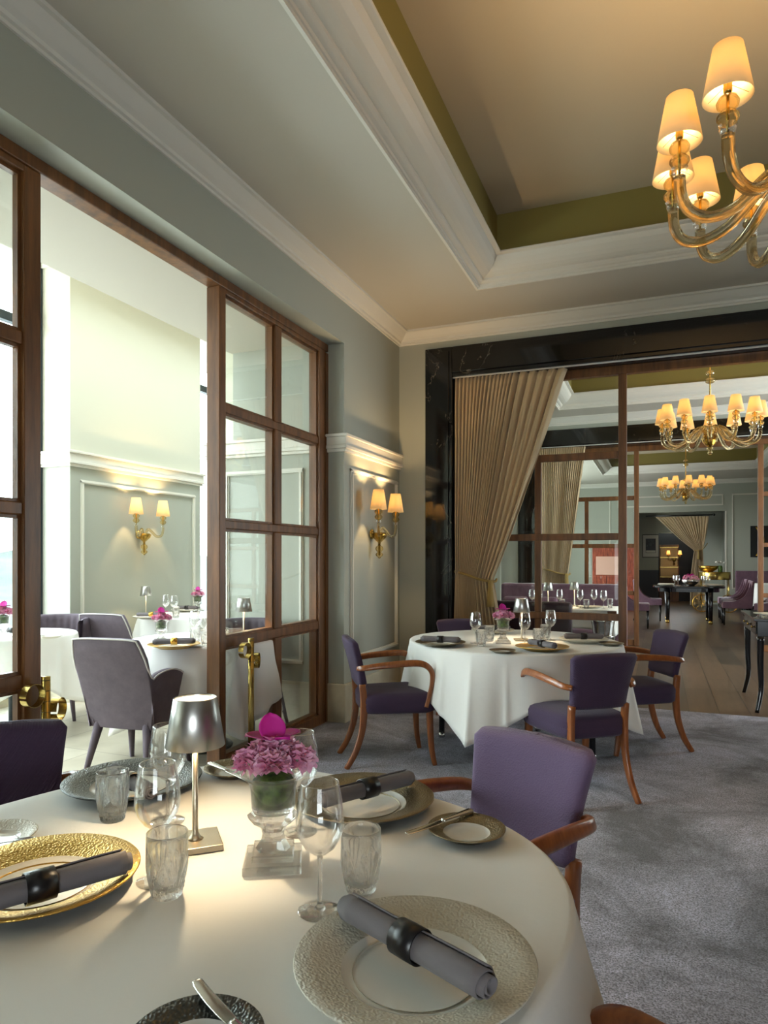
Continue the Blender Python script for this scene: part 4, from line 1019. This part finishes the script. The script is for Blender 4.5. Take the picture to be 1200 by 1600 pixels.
# their tableware
def gset(px, D, kind, label, z=ZS, **k):
    x, y = DP(px, D)
    return kind(x, y, z, label=label, **k) if False else (x, y)
x_, y_ = DP(252, 4.60); put_vase(x_, y_, ZS, .5, 'crystal urn vase on the table behind the velvet chair', 'pink bouquet on the table behind the velvet chair', .9)
x_, y_ = DP(272, 4.32); put_plate('rim_gold', x_, y_, ZS, 'gold-rimmed plate behind the nearest velvet chair'); put_napkin(x_, y_, ZS + .021, .62, 'grey rolled napkin on the gold plate behind the velvet chair', 'gold ring on the napkin behind the velvet chair', 'gold')
for k, (px, D, lb) in enumerate(((305, 4.72, 'wine glass just left of the timber post, nearer one'), (320, 4.62, 'wine glass just left of the timber post, closest to it'))):
    x_, y_ = DP(px, D); put_wine(x_, y_, ZS, lb)
for px, D, lb in ((305, 4.52, 'cut tumbler left of the timber post'), (322, 4.42, 'cut tumbler touching the timber post in the view')):
    x_, y_ = DP(px, D); put_tumbler(x_, y_, ZS, lb)
x_, y_ = DP(381, 4.75); put_lamp(x_, y_, ZS, .3, 'silver cordless lamp seen through the right glazed door')
x_, y_ = DP(352, 4.95); put_plate('rim_stone', x_, y_, ZS, 'pale plate seen through the right glazed door', .8); put_napkin(x_, y_, ZS + .021, .8, 'rolled napkin seen through the right glazed door', 'ring round the napkin seen through the glazed door', 'steel')
x_, y_ = DP(228, 6.78); put_lamp(x_ , y_, ZS, .3, 'silver cordless lamp glowing beneath the garden wall light')
x_, y_ = DP(236, 6.42); put_plate('rim_stone', x_, y_, ZS, 'plate before the lamp beneath the garden wall light'); put_napkin(x_, y_, ZS + .021, .6, 'rolled napkin before the garden wall lamp', 'gold ring on the napkin before the garden wall lamp', 'gold')
for px, D, lb in ((259, 6.75, 'left wine glass of the pair beneath the garden wall light'), (272, 6.62, 'right wine glass of the pair beneath the garden wall light')):
    x_, y_ = DP(px, D); put_wine(x_, y_, ZS, lb)
x_, y_ = DP(275, 6.5); put_tumbler(x_, y_, ZS, 'cut tumbler beneath the garden wall light')
x_, y_ = DP(292, 7.3); put_plate('rim_stone', x_, y_, ZS, 'plate on the furthest winter garden table'); put_napkin(x_, y_, ZS + .021, .2, 'rolled napkin on the furthest winter garden table', 'dark ring on the furthest winter garden napkin', 'horn')
x_, y_ = DP(309, 7.35); put_vase(x_, y_, ZS, .2, 'crystal urn vase on the furthest winter garden table', 'pink bouquet on the furthest winter garden table', 1.0)
x_, y_ = DP(5, 4.85); put_vase(x_, y_, ZS, .2, 'crystal urn vase seen through the left glazed door', 'magenta bouquet seen through the left glazed door', 1.0)
x_, y_ = DP(80, 4.85); put_bread('rim_stone', x_, y_, ZS, 'small plate on the left winter garden table'); put_knife(x_, y_, ZS + .018, .2, 'knife on the small plate of the left garden table')
x_, y_ = DP(20, 5.2); put_napkin(x_, y_, ZS, .1, 'dark rolled napkin seen through the left glazed door', 'ring round the napkin seen through the left door', 'horn')

# ------------------------------------------------------------------ BRASS RING POSTS
def ring_post():
    t = root('brass_ring_post')
    obj('pole', MB().tube([(0, 0, .012), (0, 0, .805)], .019, 24), 'brass', t)
    obj('foot', MB().lathe([(.0001, 0), (.05, 0), (.05, .006), (.02, .012), (.0001, .012)], 32), 'brass', t)
    col_ = MB()
    for z in (.79, .745, .70, .655, .61): col_.lathe([(.0189, -.0012), (.0196, 0), (.0189, .0012)], 24, c=(0, 0, z))
    obj('collar', col_, 'dark_metal', t)
    for dx, dy, z, ang in ((0, -.066, .735, 90), (.0, .062, .655, 112)):
        pr = [(.047, -.018), (.0495, -.018), (.0495, .018), (.047, .018), (.047, -.018)]
        mtx = Matrix.Translation((dx, dy, z)) @ Matrix.Rotation(R(ang), 4, 'Z') @ Matrix.Rotation(math.pi / 2, 4, 'X')
        mb = MB(); K = 40
        mb.grid(lambda u, v: (pr[round(v * 4)][0] * math.cos(R(6) + u * R(348)), pr[round(v * 4)][0] * math.sin(R(6) + u * R(348)), pr[round(v * 4)][1]), K, 4, mtx=mtx @ Matrix.Rotation(R(190), 4, 'Z'), smooth=False)
        obj('ring', mb, 'brass', t)
    return t
place('post', ring_post, (-2.43, 2.165, .012), 0, 'brass post with two rings by the left glazed door', 'post')
place('post', ring_post, (-2.40, 3.70, .012), 0, 'brass post with two rings before the right glazed door', 'post')

# ------------------------------------------------------------------ CONSOLE at the right edge
t = thing('console_table', 'black lacquered console with small brass knobs at the right edge', 'side table', (.78, 6.62, 0))
obj('tabletop', MB().box(-.03, -.03, .785, .52, .99, .81), 'black_lacquer', t, bevel=.004)
obj('apron', MB().box(0, 0, .655, .49, .96, .785), 'black_lacquer', t, bevel=.003)
for k in range(3):
    d_ = obj('drawer', MB().box(-.008, .05 + k * .29, .668, 0, .32 + k * .29, .775), 'black_lacquer', t, bevel=.002)
    obj('knob', MB().ball((-.02, .185 + k * .29, .72), .012, 12), 'brass', d_)
for x, y, dx, dy in ((.025, .025, -.03, -.03), (.025, .935, -.03, .03), (.465, .025, .03, -.03), (.465, .935, .03, .03)):
    obj('leg', MB().tube(spline([(x, y, .655), (x, y, .40), (x - dx * .2, y - dy * .2, .2), (x + dx, y + dy, 0.0)], 5), 0, rect=[(.055 - .025 * k / 15, .055 - .025 * k / 15) for k in range(16)], ref=(0, 1, .01)), 'black_lacquer', t)
for k in range(3):
    tag(obj('menu_folder', MB().box(-.12, -.16, 0, .12, .16, .009), 'book_cover' if k != 1 else 'black_lacquer', bevel=.002), ('cream menu folder at the bottom of the pile on the console', 'black menu folder in the middle of the pile on the console', 'cream menu folder lying topmost on the console')[k], 'menu', (.96, 6.86, .81 + k * .0092), R(12 * k))

# ------------------------------------------------------------------ ADJOINING ROOM (behind the glazed partition)
def booth(label, x0, x1, y, h, face, m='mauve_velvet', cushions=0):
    t = thing('banquette', label, 'bench', (0, 0, 0)); s = face
    obj('backrest', MB().box(x0, min(y, y + s * .14), .10, x1, max(y, y + s * .14), h), m, t, bevel=.035, seg=3)
    obj('seat', MB().box(x0, min(y + s * .14, y + s * .62), .22, x1, max(y + s * .14, y + s * .62), .46), m, t, bevel=.04, seg=3)
    obj('plinth', MB().box(x0 + .03, min(y + s * .02, y + s * .58), 0, x1 - .03, max(y + s * .02, y + s * .58), .22), 'black_lacquer', t)
    return t
booth('plum leather banquette facing away just beyond the glazed partition', -1.85, -.78, 6.72, .90, 1, 'plum_leather')
booth('long mauve banquette behind the row of small lamps', -2.0, -.38, 9.35, .99, -1)
for k, x in enumerate((-1.78, -1.40)):
    c_ = obj('cushion', MB().box(-.17, -.05, -.15, .17, .05, .15), 'mauve_velvet', bevel=.045, seg=3)
    tag(c_, ('mauve cushion at the left end of the long banquette', 'mauve cushion second from the left on the long banquette')[k], 'cushion', (x, 9.11, .67)); c_.rotation_euler = (R(-14), 0, 0)
t = thing('dining_table', 'rectangular table behind the glazed partition under white cloth', 'table', (-.98, 8.15, 0))
obj('tabletop', MB().box(-.55, -.36, .72, .55, .36, .75), 'walnut', t)
for sx_, sy_ in ((-1, -1), (1, -1), (-1, 1), (1, 1)): obj('leg', MB().tube([(sx_ * .48, sy_ * .3, .72), (sx_ * .48, sy_ * .3, 0)], 0, rect=[(.05, .05), (.035, .035)], ref=(0, 1, 0)), 'black_lacquer', t)
mb = MB().grid(lambda u, v: ((2 * u - 1) * .57, (2 * v - 1) * .38, .757), 8, 6)
def skirt(u, v):
    a = 2 * math.pi * u; p = .35; ca, sa = math.cos(a), math.sin(a)
    ex = abs(ca) ** p * (1 if ca >= 0 else -1); ey = abs(sa) ** p * (1 if sa >= 0 else -1)
    f_ = 1 + .05 * v + .02 * v * math.sin(14 * a); cor = (abs(ex * ey)) ** 4
    return (ex * .57 * f_, ey * .38 * f_, .757 - v * (.20 + .2 * cor))
mb.grid(skirt, 120, 8, wu=True)
tag(obj('tablecloth', mb, 'linen', solid=.001), 'white cloth on the rectangular table behind the glazed partition', 'tablecloth', (-.98, 8.15, 0))
for x, y, lb in ((-1.19, 8.02, 'left of the two lamps behind the glazed partition'), (-.93, 8.33, 'right of the two lamps behind the glazed partition')):
    put_lamp(x, y, ZS, .2, 'silver cordless lamp, ' + lb)
WN = ['furthest left', 'second from left', 'third from left', 'fourth from left', 'fifth from left', 'furthest right']
for k, (x, y) in enumerate(((-1.36, 7.95), (-1.27, 7.9), (-1.07, 8.1), (-.84, 8.1), (-.70, 8.25), (-.58, 8.05))):
    put_wine(x, y, ZS, 'wine glass on the rectangular table, ' + WN[k])
for k, (x, y) in enumerate(((-1.02, 7.92), (-.76, 7.98), (-.52, 8.2))):
    put_tumbler(x, y, ZS, 'tumbler on the rectangular table, ' + ('left one', 'middle one', 'right one')[k])
for k, (x, y) in enumerate(((-1.2, 8.25), (-.72, 8.1))):
    put_plate('rim_stone', x, y, ZS, 'pale plate on the rectangular table, ' + ('left', 'right') [k] + ' one', .85)
# ice bucket on its stand
t = thing('ice_bucket', 'silver ice bucket on a stand behind the glazed partition', 'ice bucket', (-.50, 6.86, 0))
obj('bucket', MB().lathe([(.0001, .55), (.075, .55), (.09, .57), (.098, .66), (.11, .72), (.118, .735), (.112, .738), (.10, .70), (.088, .58), (.0001, .57)], 40), 'steel', t)
st = MB()
for k in range(3):
    a = k * 2.094; st.tube([(.095 * math.cos(a), .095 * math.sin(a), .58), (.16 * math.cos(a), .16 * math.sin(a), 0)], .007, 8)
obj('stand', st.lathe([(.098, .575), (.106, .575), (.106, .585), (.098, .585), (.098, .575)], 32), 'steel', t)

# ------------------------------------------------------------------ FAR ROOM FURNITURE
t = thing('dining_table', 'black lacquered table with a pink centrepiece in the far room', 'table', (.56, 15.65, 0))
def rrect(q, z, a=.68, b=.52, p=.45):
    def f(u):
        t_ = 2 * math.pi * u; ca, sa = math.cos(t_), math.sin(t_)
        return (a * q * abs(ca) ** p * (1 if ca >= 0 else -1), b * q * abs(sa) ** p * (1 if sa >= 0 else -1), z)
    return f
tb = [(0, .72), (1, .72), (1.01, .735), (1.01, .75), (1, .76), (0, .76)]
obj('tabletop', MB().grid(lambda u, v: rrect(*tb[round(v * 5)])(u), 48, 5, wu=True, smooth=False), 'black_lacquer', t)
tb2 = [(.86, .64), (.86, .72), (.84, .72), (.84, .64), (.86, .64)]
obj('apron', MB().grid(lambda u, v: rrect(*tb2[round(v * 4)])(u), 48, 4, wu=True, smooth=False), 'black_lacquer', t)
for sx_, sy_ in ((-1, -1), (1, -1), (-1, 1), (1, 1)):
    l = obj('leg', MB().tube([(sx_ * .40, sy_ * .42, .72), (sx_ * .40, sy_ * .43, .01)], 0, rect=[(.10, .10), (.07, .07)], ref=(0, 1, 0)), 'black_lacquer', t)
    obj('ferrule', MB().tube([(sx_ * .40, sy_ * .43, .06), (sx_ * .40, sy_ * .43, 0)], 0, rect=[(.074, .074), (.07, .07)], ref=(0, 1, 0)), 'brass', l)
o = obj('silver_bowl', MB().lathe([(.0001, 0), (.08, 0), (.085, .01), (.15, .06), (.17, .12), (.165, .125), (.14, .07), (.0001, .03)], 32), 'steel'); tag(o, 'silver bowl holding pink flowers on the black table', 'bowl', (.60, 15.5, .76))
t = thing('flower_arrangement', 'large dome of pink flowers on the black far table', 'flowers', (.60, 15.5, .84))
rnd = random.Random(9)
for k in range(16):
    th = math.acos(1 - .95 * (k + .5) / 16); ph = k * 2.4
    mb = MB(); c_ = Vector((.14 * math.sin(th) * math.cos(ph), .14 * math.sin(th) * math.sin(ph), .03 + .11 * math.cos(th)))
    for j in range(14):
        q = rnd.random() * 6.28; e_ = rnd.random() * 1.4
        d_ = Vector((math.cos(q) * math.sin(e_), math.sin(q) * math.sin(e_), math.cos(e_))); s_ = d_.orthogonal().normalized(); u_ = d_.cross(s_)
        mb.grid(lambda u, v: c_ + d_ * (.035 * (.5 + .5 * v)) + s_ * ((u - .5) * .05 * (.4 + .6 * v)) + u_ * (.008 * math.sin(6 * u)), 4, 2)
    obj('bloom', mb, 'petal_magenta' if k < 3 else 'petal_pink', t)
WL = ['left of the pink dome, nearest', 'left of the pink dome, middle', 'left of the pink dome, rear', 'right of the pink dome, nearest', 'right of the pink dome, middle', 'right of the pink dome, rear']
for k, (x, y) in enumerate(((.30, 15.3), (.36, 15.42), (.30, 15.55), (.86, 15.3), (.93, 15.45), (.84, 15.6))): put_wine(x, y, .761, 'wine glass on the black table, ' + WL[k])
for k, (x, y) in enumerate(((.12, 15.42), (1.08, 15.42), (.14, 15.85), (1.0, 15.9))): put_plate('rim_stone', x, y, .761, 'pale plate on the black table, ' + ('left front', 'right front', 'left rear', 'right rear')[k])
SL = [(1.42, 15.35, 90, 'nearest of the three right-hand chairs at the black table'), (1.46, 16.0, 90, 'middle of the three right-hand chairs at the black table'), (1.46, 16.75, 90, 'furthest of the three right-hand chairs at the black table'),
      (-.20, 15.75, -90, 'mauve chair at the left side of the black table'), (-.42, 14.0, -90, 'mauve chair just behind the second timber post'), (1.98, 14.9, 75, 'mauve chair seen above the black console'), (2.35, 16.4, 0, 'mauve chair beside the far white-clothed table')]
for x, y, rz, lb in SL: place('slope', slope_chair, (x, y, 0), R(rz), lb if lb.startswith('mauve') else 'mauve chair, ' + lb, 'chair')
pedestal('t', 'pedestal table beneath the white cloth in the far right corner', 2.28, 17.6, .42)
o = obj('tablecloth', cloth(lambda a: .42, ZT_, .35, .55, R(30), 14, n=120, folds=7), 'linen'); tag(o, 'white cloth on the table before the far mauve banquette', 'tablecloth', (2.28, 17.6, 0))
for k, (x, y) in enumerate(((2.08, 17.4), (2.3, 17.35))): put_wine(x, y, ZS, 'wine glass on the far right table, ' + ('left', 'right')[k] + ' one')
booth('mauve banquette along the far room back wall', 1.9, 4.4, 20.65, 1.0, -1)
# picture, cabinet, art
t = thing('framed_picture', 'black framed tree photograph on the alcove wall', 'picture', (-.235, 21.895, 1.70))
obj('frame', MB().box(-.235, -.03, -.345, .235, 0, .345), 'frame_black', t, bevel=.004)
obj('mount', MB().box(-.215, -.034, -.325, .215, -.03, .325), 'picture_mat', t)
obj('image', MB().box(-.14, -.037, -.21, .14, -.034, .22), 'wainscot_dark', t)
mb = MB(); rnd = random.Random(2)
for k in range(14): mb.ball((-.02 + .18 * (rnd.random() - .5), -.036, .08 + .16 * (rnd.random() - .5)), .035, 8, (1, .08, 1))
obj('printed_tree', mb, 'stone_disc', t); obj('printed_ground', MB().box(-.13, -.0385, -.20, .13, -.037, -.13), 'picture_mat', t)
t = thing('wall_art', 'dark panel with a curved gold stripe on the far wall', 'picture', (2.62, YW3 - .005, 1.78))
obj('panel', MB().box(-.35, -.03, -.42, .35, 0, .42), 'frame_black', t)
obj('gold_stripe', MB().tube(spline([(-.2, -.035, -.40), (-.08, -.035, -.15), (-.06, -.035, .1), (-.2, -.035, .40)], 6), 0, rect=(.07, .008), ref=(0, 1, 0)), 'gold', t)
t = thing('display_cabinet', 'brass-lined mirrored cabinet glowing in the alcove doorway', 'cabinet', (.28, 22.75, 0))
obj('carcass', MB().box(-.28, 0, 0, .28, .35, 1.75), 'walnut', t, bevel=.004)
obj('mirror_back', MB().box(-.24, -.012, .75, .24, 0, 1.68), 'old_mirror', t)
for z in (.75, 1.05, 1.35, 1.66): obj('shelf', MB().box(-.26, -.10, z, .26, 0, z + .02), 'brass', t)
lamp = place('sconce', sconce, (.42, 22.62, 1.28), R(-90), 'two-shade brass-lit lamp inside the alcove passage', 'wall light')
lamp.scale = (.8, .8, .8)
# gilt serving trolley
t = thing('serving_trolley', 'gilt drum-topped serving trolley with a spoked wheel', 'trolley', (1.28, 18.9, 0))
obj('drum', MB().lathe([(.0001, .80), (.36, .80), (.365, .81), (.365, .98), (.36, .99), (.0001, .99)], 40), 'brass', t)
fr = MB()
for x, y in ((-.3, -.2), (.3, -.2), (-.3, .2), (.3, .2)): fr.tube([(x, y, .80), (x * 1.05, y, .25)], .012, 8)
fr.box(-.33, -.22, .24, .33, .22, .26)
obj('trolley_frame', fr, 'brass', t)
for x in (-.3, .3):
    wm = MB(); pr = [(.20, -.012), (.22, -.012), (.22, .012), (.20, .012), (.20, -.012)]
    mt = Matrix.Translation((x, -.26, .22)) @ Matrix.Rotation(math.pi / 2, 4, 'X')
    wm.lathe(pr, 32, mtx=mt)
    for k in range(8): wm.tube([(x, -.26, .22), (x + .2 * math.cos(k * .785), -.26, .22 + .2 * math.sin(k * .785))], .006, 6)
    obj('wheel', wm, 'gold', t)
o = obj('gold_bowl', MB().lathe([(.0001, 0), (.10, 0), (.11, .01), (.20, .07), (.235, .15), (.228, .152), (.18, .08), (.0001, .03)], 32), 'gold'); tag(o, 'gold bowl standing on the gilt trolley', 'bowl', (1.14, 18.85, .99))
t = thing('flower_arrangement', 'small white flowers beside the gold bowl on the trolley', 'flowers', (1.40, 18.75, .99))
obj('stems', MB().lathe([(.0001, 0), (.05, 0), (.055, .1), (.04, .16), (.0001, .16)], 16), 'leaf', t)
rnd = random.Random(5)
for k in range(6): obj('bloom', MB().ball((.09 * math.cos(k), .09 * math.sin(k * 1.7), .20 + .05 * rnd.random()), .035, 10, (1, 1, .7)), 'porcelain', t)
# red lacquer cabinet glimpsed through two partitions
t = thing('lacquer_cabinet', 'red lacquer cabinet with a pale frosted panel, seen through glass', 'cabinet', (-1.07, 18.2, 0))
t.scale = (.69, 1, .93)
obj('carcass', MB().box(-.75, 0, 0, .75, .4, 1.75), 'red_lacquer', t, bevel=.006)
obj('frosted_panel', MB().box(-.62, -.012, .98, .30, 0, 1.48), 'pink_glass', t, bevel=.003)
for k in range(3): obj('door', MB().box(-.72 + .49 * k, -.014, .06, -.72 + .49 * k + .46, 0, .94), 'red_lacquer', t, bevel=.004)
